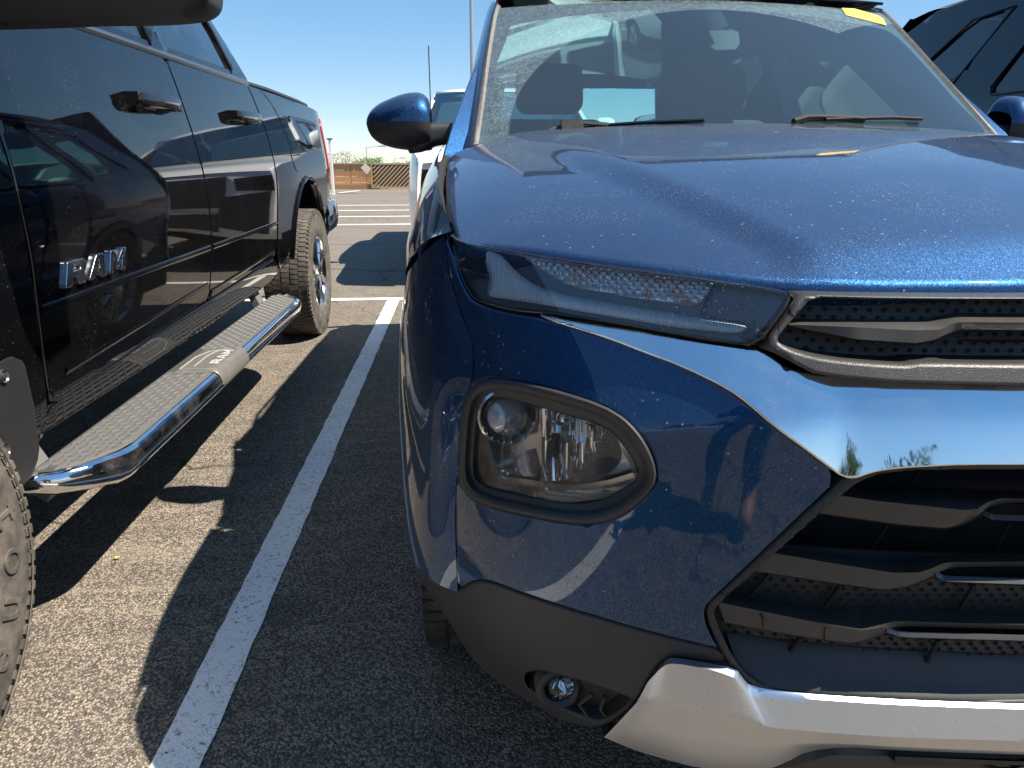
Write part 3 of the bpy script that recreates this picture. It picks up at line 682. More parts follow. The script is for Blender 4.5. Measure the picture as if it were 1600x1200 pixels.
# each rail: (u, v, offset) from left tip to the right picture edge
slat('grille_slat', [
 [(1236, 498, .038), (1330, 499, .036), (1440, 499, .036), (1470, 494, .036), (1490, 489, .036), (1598, 490, .036)],
 [(1233, 504, .020), (1330, 507, .012), (1440, 508, .010), (1462, 507, .010), (1482, 502, .010), (1498, 500, .010), (1598, 501, .010)],
 [(1233, 507, .016), (1330, 511, .004), (1430, 516, .000), (1470, 515, .000), (1490, 504.5, .002), (1500, 503.5, .002), (1598, 504, .002)],
 [(1233, 509, .018), (1340, 530, .006), (1432, 536, .004), (1462, 530, .004), (1480, 521, .005), (1500, 515, .012), (1598, 516, .012)],
 [(1233, 512, .038), (1340, 533, .036), (1430, 540, .036), (1470, 532, .036), (1488, 524, .036), (1500, 518, .036), (1598, 519, .036)]])
slat('grille_blade', [
 [(1487, 522, .03), (1500, 526, .02), (1515, 528, .018), (1598, 528, .018)],
 [(1487, 523, .02), (1500, 528, .008), (1515, 530, .006), (1598, 530, .006)],
 [(1487, 524, .03), (1500, 532, .02), (1515, 535, .018), (1598, 535, .018)]], GLB)

# ---- lower grille
LGO = [(1598, 724), (1500, 724), (1440, 727), (1405, 729), (1370, 733), (1345, 740), (1320, 750), (1254, 809), (1183, 876), (1112, 942), (1105, 957), (1109, 979), (1122, 1008), (1138, 1040), (1172, 1072)]
LGI = [(1598, 736), (1500, 736), (1440, 737), (1405, 739), (1375, 743), (1350, 752), (1330, 764), (1260, 826), (1190, 888), (1124, 946), (1117, 958), (1121, 975), (1134, 1004), (1150, 1036), (1176, 1066), (1230, 1085), (1598, 1098)]
go = f2(LGO, off=-.002); gi = f2(LGI, off=-.002)
zb = zpx(1598, 1112)[2]; lb = zpx(1190, 1085)
Lo = [(XC, go[0][1])]+go+[(lb[0], lb[2]), (XC, zb)]; Lo += [(2*XC-x, z) for x, z in Lo[1:-1]][::-1]
Hi = [(XC, gi[0][1])]+gi+[(XC, gi[-1][1])]; Hi += [(2*XC-x, z) for x, z in Hi[1:-1]][::-1]
panel('lower_grille_surround', Lo, Mfl(lambda x, z: Fr(x, z)-.002), PLK, suv, holes=[Hi], sp=.02, bev=.005, thick=.12, ch=0, hch=1)
backpanel('radiator', [(1640, 700), (1330, 700), (1150, 860), (1150, 905), (1640, 930)], .115, DARK, suv)
bp2 = backpanel('grille_mesh_panel', [(1640, 868), (1210, 850), (1118, 925), (1112, 1010), (1180, 1035), (1640, 1060)], .045, PLK, suv)
dimples('mesh_dimples', [(1640, 880), (1195, 868), (1125, 935), (1125, 990), (1160, 1010), (1640, 1032)], .045, bp2)
# painted lower band
bt = [(1136, 993), (1200, 1003), (1300, 1014), (1400, 1021), (1500, 1026), (1598, 1030)]
loft('lower_band', [full3([(u, v-6, .044) for u, v in bt]), full3([(u, v, .040) for u, v in bt]), full3([(1150, 1030, .022), (1220, 1046, .018), (1300, 1056, .018), (1400, 1064, .018), (1500, 1068, .018), (1598, 1070, .018)]), full3([(1170, 1068, .004), (1220, 1080, .0), (1300, 1087, .0), (1400, 1093, 0), (1500, 1097, 0), (1598, 1100, 0)]), full3([(1172, 1074, .006), (1220, 1086, .004), (1300, 1093, .004), (1400, 1099, .004), (1500, 1103, .004), (1598, 1106, .004)])], PLG, suv, n=90, cross=3, sharp=0)
# slat A
slat('grille_slat', [
 [(1330, 757, .10), (1400, 760, .10), (1510, 764, .10), (1548, 766, .10), (1598, 767, .10)],
 [(1311, 773, .012), (1372, 781, .012), (1440, 781.5, .014), (1520, 782, .016), (1545, 779, .02), (1562, 775, .024), (1598, 775, .024)],
 [(1311, 774, .010), (1372, 783, .004), (1440, 790, .000), (1505, 797, -.002), (1526, 796, -.001), (1542, 785, .004), (1562, 779, .010), (1598, 779, .010)],
 [(1277, 801, .012), (1405, 819, .006), (1478, 825, .004), (1500, 819, .005), (1533, 802, .006), (1545, 790, .008), (1562, 784, .014), (1598, 784, .014)],
 [(1280, 804, .06), (1405, 822, .06), (1478, 828, .06), (1505, 821, .06), (1538, 804, .06), (1550, 792, .06), (1565, 787, .06), (1598, 787, .06)]])
slat('grille_slat', [
 [(1229, 847, .11), (1300, 853, .11), (1400, 857, .11), (1450, 857, .11), (1490, 857, .11), (1598, 858, .11)],
 [(1209, 861, .014), (1307, 878, .012), (1398, 892, .010), (1426, 893, .012), (1437, 884, .018), (1450, 875, .026), (1470, 872, .03), (1598, 871, .03)],
 [(1207, 864, .010), (1307, 881, .004), (1395, 895, .000), (1436, 895, .000), (1456, 888, .003), (1474, 880, .010), (1490, 878.5, .012), (1598, 878, .012)],
 [(1181, 892, .012), (1307, 911, .006), (1382, 921, .004), (1420, 915, .005), (1454, 901, .006), (1476, 889, .010), (1492, 885, .016), (1598, 884, .016)],
 [(1184, 895, .05), (1307, 914, .05), (1382, 924, .05), (1424, 918, .05), (1458, 904, .05), (1480, 892, .05), (1496, 888, .05), (1598, 887, .05)]])
slat('grille_slat', [
 [(1136, 928, .046), (1200, 937, .046), (1291, 949, .046), (1340, 946, .046), (1372, 944, .046), (1450, 948, .046), (1598, 954, .046)],
 [(1124, 938, .014), (1200, 954, .012), (1286, 971, .010), (1345, 981, .010), (1360, 973, .014), (1373, 968, .018), (1394, 966, .02), (1480, 969, .02), (1598, 971, .02)],
 [(1122, 941, .010), (1200, 957, .004), (1288, 975, .000), (1350, 985, .000), (1372, 981, .002), (1394, 971, .008), (1420, 971, .009), (1598, 976, .009)],
 [(1132, 972, .012), (1242, 992, .006), (1327, 1004, .004), (1350, 1000, .005), (1376, 989, .006), (1398, 979, .010), (1420, 978, .014), (1598, 983, .014)],
 [(1135, 975, .046), (1242, 995, .046), (1327, 1007, .046), (1354, 1003, .046), (1380, 992, .046), (1402, 982, .046), (1424, 981, .046), (1598, 986, .046)]])
for q in ([(1536, 805), (1550, 812), (1562, 813), (1598, 814)], [(1462, 900), (1474, 908), (1490, 909), (1598, 913)], [(1386, 988), (1402, 994), (1420, 996), (1598, 1001)]):
    slat('grille_blade', [[(u, v-6, .05) for u, v in q], [(u, v-9, .010) for u, v in q], [(u, v, .004) for u, v in q], [(u, v+3, .03) for u, v in q]], GLB)
bm = MB()
for (a, c_) in [((1438, 735), (1420, 764)), ((1388, 818), (1358, 862)), ((1578, 815), (1552, 864)), ((1545, 858), (1530, 880))]:
    p, q = onS(*a, lambda x, z: Fr(x, z)+.07), onS(*c_, lambda x, z: Fr(x, z)+.07)
    bm.tube([p, q], .0025, 5)
for (a, c_) in [((1204, 895), (1172, 932)), ((1314, 913), (1290, 948)), ((1522, 914), (1498, 955)), ((1252, 995), (1235, 1017)), ((1466, 1000), (1448, 1034))]:
    p, q = onS(*a, lambda x, z: Fr(x, z)+.035), onS(*c_, lambda x, z: Fr(x, z)+.035)
    bm.tube([p, q], .0035, 5)
bm.build('grille_ribs', DARK, suv, kind='stuff')
# panel joints on the lowest slat
bm = MB()
for P_ in ([(1173, 933), (1178, 944), (1186, 957), (1192, 966), (1192, 980)], [(1287, 951), (1291, 963), (1295, 977), (1290, 985), (1288, 999)]):
    bm.tube([onS(u, v, lambda x, z, o=o_: Fr(x, z)+o) for (u, v), o_ in zip(P_, (.045, .03, .010, -.001, .003))], .0012, 5)
bm.build('slat_joints', DARK, suv, kind='stuff')

# ---- lower cladding
CL = [(712, 922), (716, 926), (735, 910), (760, 907), (800, 921), (900, 954), (1000, 984), (1100, 1010), (1131, 1019), (1140, 1042), (1048, 1027), (1030, 1040), (1018, 1058), (1000, 1093), (965, 1135), (944, 1150), (905, 1152), (870, 1140), (830, 1112), (760, 1066), (735, 1040)]
cl = f2(CL, off=.003)
cl = cl+[(-.035, .36), (-.075, .36), (-.108, .38), (-.118, .44), (-.118, .535), (-.105, .525), (-.075, .51), (-.045, .502)]
FOG = [(820, 1062), (828, 1052), (850, 1050), (900, 1062), (960, 1082), (988, 1094), (980, 1106), (955, 1130), (940, 1140), (915, 1132), (880, 1118), (845, 1100), (825, 1082)]
def Fl(x, z):
    return Fr(x, z)+.003+.25*splus(.40-z, .012)
clad = panel('lower_cladding', cl, Mfl(Fl), PLG, suv, holes=[f2(FOG, off=.003)], sp=.016, bev=.005, thick=.05, ch=1)
mirror_part(clad)
fg = backpanel if False else None
fogp = panel('fog_recess', f2(shrink(FOG, 1.04), off=.035), Mfl(lambda x, z: Fl(x, z)+.032), PLK, suv, sp=.02, bev=0, thick=.01, ch=1)
fcx = onS(878, 1076, lambda x, z: Fr(x, z)+.01)
def disc_on(px_c, off, rad_px, prof, m, parent, name, n=32):
    c_ = onS(px_c[0], px_c[1], lambda x, z: Fr(x, z)+off); e = onS(px_c[0]+rad_px, px_c[1], lambda x, z: Fr(x, z)+off); R = abs(e[0]-c_[0])
    b = MB(); b.lathe([(a, r*R) for a, r in prof], (c_[0], c_[1], c_[2]), 'Y', n); return b.build(name, m, parent), c_, R
fr1, _, _ = disc_on((874, 1077), .012, 42, [(.02, .62), (.0, .66), (-.004, .8), (0., 1.0), (.02, 1.05)], PLK, fogp, 'fog_bezel')
fr2, _, _ = disc_on((878, 1076), .008, 25, [(-.003, .0001), (-.002, .5), (.003, .9), (.012, 1.0)], GLAMP, fogp, 'fog_lens')
fr3, _, _ = disc_on((878, 1076), .020, 25, [(.02, .0001), (.016, .45), (.006, .8), (-.004, 1.0)], CHR, fogp, 'fog_reflector')
bm = MB()
for P_ in ([(925, 1084), (905, 1100), (918, 1118)], [(945, 1088), (938, 1108), (950, 1122)]):
    bm.tube([onS(u, v, lambda x, z: Fr(x, z)+.022) for u, v in P_], .003, 6)
bm.build('fog_recess_ribs', PLK, fogp)
mirror_part(fogp)

# ---- silver skid plate
rt = [(1018, 1058, .004), (1040, 1030, .0), (1052, 1027, -.002), (1100, 1035, -.004), (1150, 1044, -.004), (1160, 1058, -.003), (1172, 1072, -.002), (1220, 1080, -.002), (1300, 1087, -.002), (1400, 1093, -.002), (1500, 1097, -.002), (1598, 1100, -.002)]
r1 = [(1012, 1066, -.004), (1036, 1040, -.010), (1052, 1036, -.012), (1100, 1044, -.014), (1146, 1056, -.014), (1160, 1072, -.012), (1176, 1088, -.010), (1220, 1089, -.008), (1300, 1095, -.008), (1400, 1101, -.008), (1500, 1105, -.008), (1598, 1108, -.008)]
r2 = [(995, 1098, -.004), (1020, 1093, -.018), (1050, 1098, -.022), (1100, 1109, -.024), (1160, 1122, -.026), (1185, 1130, -.027), (1205, 1137, -.027), (1240, 1140, -.026), (1300, 1146, -.026), (1400, 1152, -.026), (1500, 1155, -.026), (1598, 1158, -.026)]
r3 = [(965, 1130, .0), (990, 1140, -.008), (1030, 1150, -.010), (1080, 1160, -.012), (1140, 1168, -.013), (1180, 1170, -.014), (1215, 1168, -.015), (1250, 1163, -.016), (1318, 1163, -.017), (1400, 1168, -.018), (1500, 1172, -.018), (1598, 1175, -.018)]
r4 = [(944, 1152, .004), (985, 1170, .004), (1030, 1184, .004), (1090, 1200, .004), (1150, 1206, .004), (1195, 1204, .004), (1225, 1193, .002), (1262, 1173, .0), (1318, 1167, .0), (1400, 1172, 0), (1500, 1176, 0), (1598, 1179, 0)]
def bow(r): return r
def segsub(L, k):
    o = []
    for a, b_ in zip(L[:-1], L[1:]): o += [tuple(np.array(a)+(np.array(b_)-np.array(a))*i/k) for i in range(k)]
    return o+[L[-1]]
SK = [segsub(full3(chaikin(r, 1, False)), 3) for r in (rt, r1, r2, r3, r4)]
SK.append([(x, y+.05, z-.005) for x, y, z in SK[-1]])
SKA = np.array(SK); _k, _n = SKA.shape[:2]
fine = [SKA[0]]
for i in range(_k-1):
    for t in ((.12, .88, 1.) if i in (1, 2) else (1.,)): fine.append(SKA[i]*(1-t)+SKA[i+1]*t)
SKA = np.array(fine); _k = len(SKA)
for j in range(2, _k-1):
    pass
mk('skid_plate', SKA.reshape(-1, 3), [(i*_n+j, i*_n+j+1, (i+1)*_n+j+1, (i+1)*_n+j) for i in range(_k-1) for j in range(_n-1)], SAT, suv, sharp=38)
slat('chin_strip', [[(1190, 1185, .03), (1240, 1172, .03), (1320, 1164, .03), (1598, 1174, .03)], [(1190, 1203, .02), (1240, 1196, .02), (1300, 1180, .02), (1598, 1186, .02)], [(1190, 1230, .03), (1240, 1230, .03), (1300, 1230, .03), (1598, 1230, .03)]], PLK)
slat('chin_blade', [[(1385, 1176, .02), (1400, 1182, .008), (1598, 1190, .006)], [(1385, 1178, .02), (1398, 1190, .006), (1598, 1196, .004)], [(1385, 1182, .03), (1398, 1196, .03), (1598, 1204, .03)]], GLB)
# ================================================================ BLUE SUV: round lamp, glasshouse, mirrors, wheels
def ringpts(px, off, n=64):
    P = dense(chaikin(px, 1), 6); c_ = np.mean(P, 0); P = np.array(P); a = np.arctan2(P[:, 1]-c_[1], P[:, 0]-c_[0]); o_ = np.argsort(a); a = a[o_]; r = np.linalg.norm(P-c_, axis=1)[o_]
    t = np.linspace(-math.pi, math.pi, n, endpoint=False); rr = np.interp(t, np.r_[a-2*math.pi, a, a+2*math.pi], np.r_[r, r, r])
    return [tuple(onS(c_[0]+R*math.cos(w), c_[1]+R*math.sin(w), lambda x, z: Fr(x, z)+off)) for w, R in zip(t, rr)]
def rings(name, specs, m, parent, sharp=40, n=96):
    R = [ringpts(px, off, n) for px, off in specs]; V = [p for r_ in R for p in r_]
    return mk(name, V, [(i*n+j, i*n+(j+1) % n, (i+1)*n+(j+1) % n, (i+1)*n+j) for i in range(len(R)-1) for j in range(n)], m, parent, sharp=sharp)
PI_ = POD_IN; PO = POD_OUT
def mid(k): return None
class _L: pass
def blend(k):     # between the outer and the inner outline, angular
    n = 72; c_ = np.mean(PI_, 0)
    def pol(px):
        P = np.array(dense(chaikin(px, 1), 5)); a = np.arctan2(P[:, 1]-c_[1], P[:, 0]-c_[0]); o_ = np.argsort(a); r = np.linalg.norm(P-c_, axis=1)[o_]; a = a[o_]
        t = np.linspace(-math.pi, math.pi, n, endpoint=False); return t, np.interp(t, np.r_[a-6.28318, a, a+6.28318], np.r_[r, r, r])
    t, ro = pol(PO); _, ri = pol(PI_); r = ro+(ri-ro)*k
    return np.stack([c_[0]+r*np.cos(t), c_[1]+r*np.sin(t)], 1)
def ring2(k, off, s=1.):
    P = blend(k); c_ = np.mean(PI_, 0); P = c_+(P-c_)*s
    return [tuple(onS(u, v, lambda x, z: Fr(x, z)+off)) for u, v in P]
def rings2(name, spec, m, parent, sharp=40):
    R = [ring2(*q) for q in spec]; n = len(R[0]); V = [p for r_ in R for p in r_]
    return mk(name, V, [(i*n+j, i*n+(j+1) % n, (i+1)*n+(j+1) % n, (i+1)*n+j) for i in range(len(R)-1) for j in range(n)], m, parent, sharp=sharp)
pod = rings2('lamp_pod', [(0, .012), (0, -.003), (.04, -.008), (.12, -.011), (.25, -.010), (.42, -.006), (.52, .002), (.62, .010), (.85, .013), (.95, .016), (1., .022), (1.02, .06)], PLG, suv, sharp=60)
PSUR = lambda o_: (lambda x, z: Fr(x, z)+o_)
def fp(px, off): return [tuple(onS(u, v, PSUR(off))) for u, v in px]
SMK = simple('dark_chrome', (.72, .68, .64), .2, .9)
rings2('pod_inner_wall', [(1., .024), (1., .075, .97), (1., .095, .93)], SMK, pod)
CC = np.mean(PI_, 0)
panel('pod_back', [(x, z) for x, y, z in ring2(1., .095, .95)], Mfl(PSUR(.095)), SMK, pod, sp=.02, bev=0, thick=.003, ch=0)
_sh = [(745, 735), (775, 742), (830, 750), (880, 757), (940, 752), (990, 738)]
loft('lamp_shelf', [fp(_sh, .085), fp([(u, v+12) for u, v in _sh], .045), fp([(u+(3 if u < 800 else -3), v+28) for u, v in _sh], .025)], SMK, pod, n=24, cross=4)
# projector
pc = onS(794, 654, PSUR(.040)); pe = onS(842, 654, PSUR(.040)); PR = abs(pe[0]-pc[0])
b = MB(); b.lathe([(.045, PR*1.15), (.020, PR*1.13), (.008, PR*1.10), (.005, PR*1.02), (.012, PR*.95), (.02, PR*.90)], pc, 'Y', 64); prj = b.build('projector_bezel', SMK, pod)
b = MB(); b.lathe([(.022, PR*.9), (.008, PR*.86), (.002, PR*.84), (.010, PR*.80), (.03, PR*.78)], pc, 'Y', 64); b.build('projector_ring', CHR, prj)
b = MB()
for k in range(10):
    w0 = math.radians(200+k*16); 
    for q in range(1):
        P_ = [(pc[0]+PR*rr*math.cos(w), pc[1]+.003, pc[2]+PR*rr*math.sin(w)) for w, rr in ((w0, .93), (w0+.05, 1.01), (w0+.2, 1.01), (w0+.25, .93))]; b.tube(P_, .0009, 5)
b.build('projector_notches', CHR, prj, kind='stuff')
NL = NT('projector_glass'); LENS = NL.end(NL.prin(Base_Color=(.28, .28, .29), Metallic=.0, Roughness=.08, Coat_Weight=1., Coat_Roughness=.01, IOR=1.9))
b = MB(); b.lathe([(-.034*math.cos(t)+.018, PR*.80*math.sin(t)+.0001) for t in np.linspace(0, math.pi/2, 14)], pc, 'Y', 48); b.build('projector_lens', LENS, prj)
# faceted reflector
b = MB(); us = [846, 862, 876, 888, 900, 914, 927, 940, 955]; rr_ = random.Random(3)
for i in range(len(us)-1):
    top = np.interp(us[i], [846, 955], [634, 672]); rows = [0, .33, .66, 1.] if i % 2 else [0, .45, 1.]
    bot = np.interp(us[i], [846, 880, 955], [754, 750, 712])
    for j in range(len(rows)-1):
        v0 = top+(bot-top)*rows[j]; v1 = top+(bot-top)*rows[j+1]; t1, t2 = rr_.uniform(-.02, .02), rr_.uniform(-.025, .025); cc = (us[i]+us[i+1])/2
        g = []; m_ = 5
        for a in range(m_):
            for c_ in range(m_):
                u = us[i]+(us[i+1]-us[i])*(a/(m_-1.)*.96+.02); v = v0+(v1-v0)*(c_/(m_-1.)*.97)
                s_, q_ = a/(m_-1.)-.5, c_/(m_-1.)-.5
                off = .062+.028*(1-((u-900)/60.)**2)*.6+t1*s_*1.0+t2*q_*.9-.010*(s_*s_*2)
                g.append(tuple(onS(u, v, PSUR(off))))
        b.add(g, [(a*m_+c_, (a+1)*m_+c_, (a+1)*m_+c_+1, a*m_+c_+1) for a in range(m_-1) for c_ in range(m_-1)])
b.build('reflector_facets', CHR, pod, kind='stuff', sharp=50)
RIB = ribbed('ribbed_chrome', (.75, .75, .76), .12, 160, 1., 'DIAGONAL', 1)
loft('ribbed_reflector', [fp([(954, 672), (935, 700), (912, 728), (893, 752)], .05), fp([(966, 690), (955, 712), (935, 734), (905, 753)], .035), fp([(972, 706), (969, 722), (950, 740), (917, 753)], .022)], RIB, pod, n=20, cross=6)
loft('reflector_wing', [fp([(806, 712), (812, 735), (818, 744)], .05), fp([(822, 704), (828, 732), (836, 745)], .06), fp([(838, 700), (845, 730), (850, 747)], .05)], RIB, pod, n=12, cross=5)
b = MB(); bc = onS(880, 654, PSUR(.045)); b.lathe([(-.012*math.cos(t), .0095*math.sin(t)+.0001) for t in np.linspace(0, math.pi, 12)], bc, 'Y', 20); b.lathe([(.03, .013), (.004, .013), (.0, .011), (.0, .006)], bc, 'Y', 20); b.build('bulb', CHR, pod)
panel('pod_lens', [(x, z) for x, y, z in ring2(.99, .018)], Mfl(PSUR(.018)), GLAMP, pod, sp=.012, bev=.003, thick=0, ch=0)
mirror_part(pod)

# ---- windscreen
WL = [(750, 222), (757, 160), (766, 90), (775, 30), (780, 13), (800, 11), (900, 4.5), (1000, 1)]
wl = f2(WL, Wf); zt = wl[-1][1]+.006
half_w = wl+[(XC, zt)]; base = 1.165
Lw = [(wl[0][0]-.004, base+.02), (wl[0][0], base)][::-1]+half_w[1:]; Lw = Lw+[(2*XC-x, z) for x, z in Lw[:-1]][::-1]
ws = panel('windscreen', Lw, Mws, GWS, suv, sp=.03, bev=0, thick=0, ch=0)
FI = [(771, 172), (770, 148), (771, 126), (775, 100), (780, 70), (786, 50), (797, 39), (820, 34), (896, 23), (960, 17), (1023, 13)]
FB = [(1000, 187), (900, 190), (850, 191), (818, 192), (800, 188), (787, 181), (778, 172)]
fi = f2(FI, Wf); fb = f2([(790, 196)], Wf)
hole = [(.115, 1.205), (.085, 1.215), (.067, 1.235)]+fi[1:]+[(XC-.24, fi[-1][1])]
hole = hole+[(2*XC-x, z) for x, z in hole][::-1]
FRIT = simple('ceramic_frit', (.012, .012, .014), .5)
panel('frit_band', Lw, lambda a, b, d: Mws(a, b, d+.004), FRIT, ws, holes=[hole], sp=.03, bev=0, thick=0, ch=0, hch=1)
cam_p = f2([(1018, 12), (1028, 24), (1042, 42), (1060, 46), (1128, 44), (1139, 36), (1132, 22), (1125, 10)], Wf)
panel('sensor_cover', cam_p, lambda a, b, d: Mws(a, b, d+.006), FRIT, ws, holes=[f2([(1063, 31), (1072, 28), (1088, 40), (1061, 40)], Wf)], sp=.03, bev=0, thick=0, ch=0)
stk = simple('yellow_sticker', (.80, .52, .03), .6)
panel('sticker', f2([(1315, 13), (1322, 24), (1385, 40), (1379, 29), (1372, 25), (1335, 14)], Wf), lambda a, b, d: Mws(a, b, d-.0015), stk, ws, sp=.03, bev=0, thick=0, ch=0)
b = MB(); rs = random.Random(5)
for k in range(9):
    u = 1335+k*4.6; v = 19.5+(u-1335)*.27
    b.tube([onS(u+rs.uniform(-1, 1), v+rs.uniform(-1.6, 1), lambda x, z: Wf(x, z)-.003), onS(u+rs.uniform(1, 3), v+rs.uniform(-1, 2.2), lambda x, z: Wf(x, z)-.003)], .0012, 4)
b.build('sticker_scribble', simple('orange_ink', (.62, .25, .02), .7), ws, kind='stuff')
# pillar
TRM = plastic('pillar_trim_plastic', (.02, .02, .022), .4, dust=.55)
pin = [tuple(onS(u, v, Wf)) for u, v in [(748, 224), (757, 160), (766, 90), (776, 28), (781, 10)]]
pin = [(x+.004, y+.004, z) for x, y, z in pin]
def offp(px, dy): return [tuple(onS(u, v, lambda x, z: Wf(x, z)+dy)) for u, v in px]
prm = offp([(741, 226), (751, 160), (761, 90), (772, 24), (778, 6)], -.012)
pmd = offp([(733, 229), (744, 162), (755, 90), (768, 22), (775, 4)], .01)
pou = offp([(722, 232), (734, 165), (748, 90), (764, 20), (772, 2)], .05)
psd = offp([(716, 235), (727, 170), (742, 95), (760, 22), (768, 3)], .12)
o = loft('pillar_trim', [pin, prm, pmd], TRM, suv, n=24, cross=3); mirror_part(o)
o = loft('a_pillar', [pmd, pou, psd], PB, suv, n=24, cross=4); mirror_part(o)
def Gg(Y, Z): return XC-(.835-.20*np.clip((Z-1.1)/.5, 0, 2)**1.25)
def Mgh(a, b, d): return np.stack([Gg(a, b)+d, a, b], 1)
w1 = [(2.34, 1.14), (2.86, 1.55), (3.0, 1.60), (3.38, 1.615), (3.42, 1.14)]; w2 = [(3.5, 1.14), (3.48, 1.615), (4.04, 1.60), (4.1, 1.14)]; w3 = [(4.18, 1.18), (4.13, 1.58), (4.45, 1.54), (4.62, 1.24)]
o = panel('cabin_side', [(1.98, 1.09), (2.10, 1.22), (2.38, 1.43), (2.60, 1.59), (3.2, 1.68), (4.3, 1.66), (4.75, 1.58), (5.03, 1.1)], Mgh, PB, suv, holes=[w1, w2, w3], sp=.06, ch=0, bev=.004, thick=.05); mirror_part(o)
for w in (w1, w2, w3):
    o = panel('side_window', w, lambda a, b, d: Mgh(a, b, d+.012), GSIDE, suv, sp=.08, ch=0, bev=0, thick=0); mirror_part(o)
b = MB(); b.box((XC-.85, 2.2, 1.10), (XC-.83, 3.85, 1.125)); o = b.build('belt_moulding', GLB, suv); mirror_part(o)
b = MB(); b.box((XC-.785, 1.97, 1.0), (XC-.745, 2.2, 1.165)); o = b.build('cowl_light_block', DARK, suv); mirror_part(o)  # added box that keeps sun from leaking through at the pillar base
# roof
def hd(x): return (x, float(Wf(x, zt)), zt+.004)
st = []
xr = np.linspace(-.645, .645, 25)
def zroof(Y): return float(np.interp(Y, [2.4, 2.7, 3.3, 4.2, 4.95], [zt+.004, zt+.045, zt+.07, zt+.05, zt-.02]))
for Y0 in (0, .12, .4, .9, 1.5, 2.2):
    r_ = []
    for x in xr:
        yh = float(Wf(XC+x, zt)); Y = yh+Y0; sx = x*(1+.02*min(Y0, .5)); r_.append((XC+sx, Y, zroof(Y)-.07*(abs(x)/.645)**3*(1 if Y0 > .3 else Y0/.3*1.)-.012*(abs(x)/.645)**2))
    st.append(r_)
loft('roof', st, PB, suv, n=41, cross=4)
b = MB(); b.tube([(x, y-.004, z-.004) for x, y, z in st[0]], .0045, 6); b.build('header_seal', GLB, suv)
b = MB(); b.tube([(x+.012, y+.02, z+.012) for x, y, z in []]+[(XC-.62, 2.85, zroof(2.85)-.03), (XC-.63, 3.0, zroof(3.)-.02), (XC-.62, 4.4, zroof(4.4)-.03)], .008, 8); o = b.build('roof_rail', GLB, suv); mirror_part(o)
# tail
def Mtail(a, b, d): return np.stack([a, 5.06-.30*np.clip(b-1.05, 0, 1)**1.2-.08*np.abs(a-XC)**2-d, b], 1)
tw = [(XC-.54, 1.18), (XC-.48, 1.575), (XC+.48, 1.575), (XC+.54, 1.18)]
panel('tailgate', [(XC-.86, .40), (XC-.86, 1.1), (XC-.64, 1.72), (XC+.64, 1.72), (XC+.86, 1.1), (XC+.86, .40)], Mtail, PB, suv, holes=[tw], sp=.08, ch=0, bev=.01)
panel('rear_window', tw, lambda a, b, d: Mtail(a, b, d+.01), GSIDE, suv, sp=.1, ch=0, bev=0, thick=0)
# cowl, wipers
b = MB(); pts = []
loft('cowl_panel', [[(x, y, z) for x, y, z in [(-.02, 1.97, 1.165), (.2, 1.945, 1.185), (.5, 1.925, 1.20), (XC, 1.92, 1.205), (2*XC-.5, 1.925, 1.20), (2*XC-.2, 1.945, 1.185), (2*XC+.02, 1.97, 1.165)]], [(x, float(Wf(x, z))+.02, z) for x, z in [(.03, 1.17), (.2, 1.17), (.5, 1.175), (XC, 1.175), (2*XC-.5, 1.175), (2*XC-.2, 1.17), (2*XC-.03, 1.17)]]], PLK, suv, n=31)
def wiper(P, off0=-.012):
    t = thing_part = None
    b = MB(); b.tube([onS(u, v, lambda x, z: Wf(x, z)+off0) for u, v in P], .009, 6); return b
o = wiper([(858, 206), (880, 199), (906, 194), (950, 197)]).build('wiper_arm', PLK, suv)
b = MB(); b.box((-.028, -.02, -.010), (.028, .02, .014), Matrix.Translation(Vector(onS(893, 197, lambda x, z: Wf(x, z)-.02)))); b.build('wiper_pivot_cover', TRM, o)
b = MB(); b.tube([onS(u, v, lambda x, z: Wf(x, z)-.012) for u, v in [(905, 199), (1000, 192), (1100, 188)]], .005, 6); b.build('wiper_blade', GLB, o)
o = wiper([(1240, 190), (1262, 184), (1300, 184), (1350, 187)]).build('wiper_arm', DARK, suv)
b = MB(); b.tube([onS(u, v, lambda x, z: Wf(x, z)-.016) for u, v in [(1290, 187), (1350, 185), (1395, 184), (1440, 186)]], .005, 6); b.build('wiper_blade', DARK, o)
# interior
INT = simple('cabin_grey_plastic', (.09, .095, .10), .7); SEAT = simple('seat_fabric', (.05, .05, .055), .9)
def rbox(name, lo, hi, m, parent, bev=.04, rx=0):
    b = MB(); c_ = [(a+d)/2 for a, d in zip(lo, hi)]
    b.box(lo, hi, Matrix.Translation(c_) @ Matrix.Rotation(rx, 4, 'X') @ Matrix.Translation([-q for q in c_])); o = b.build(name, m, parent, sharp=0)
    md = o.modifiers.new('round', 'BEVEL'); md.width = bev; md.segments = 4; return o
rbox('dashboard', (XC-.68, 2.02, .85), (XC+.68, 2.62, 1.145), INT, suv, .06)
rbox('cabin_floor', (XC-.72, 1.95, .40), (XC+.72, 5.0, .52), INT, suv, .01)
rbox('rear_bench', (XC-.60, 3.95, .5), (XC+.60, 4.15, 1.18), SEAT, suv, .05, -.2)
for sx in (-.37, .37):
    s_ = rbox('front_seat', (XC+sx-.25, 3.25, .6), (XC+sx+.25, 3.42, 1.32), SEAT, suv, .06, -.25)
    rbox('headrest', (XC+sx-.15, 3.38, 1.34), (XC+sx+.15, 3.50, 1.55), SEAT, s_, .05, -.2)
for sx in (-.35, 0, .35): rbox('headrest', (XC+sx-.12, 4.15, 1.2), (XC+sx+.12, 4.24, 1.33), SEAT, suv, .04)
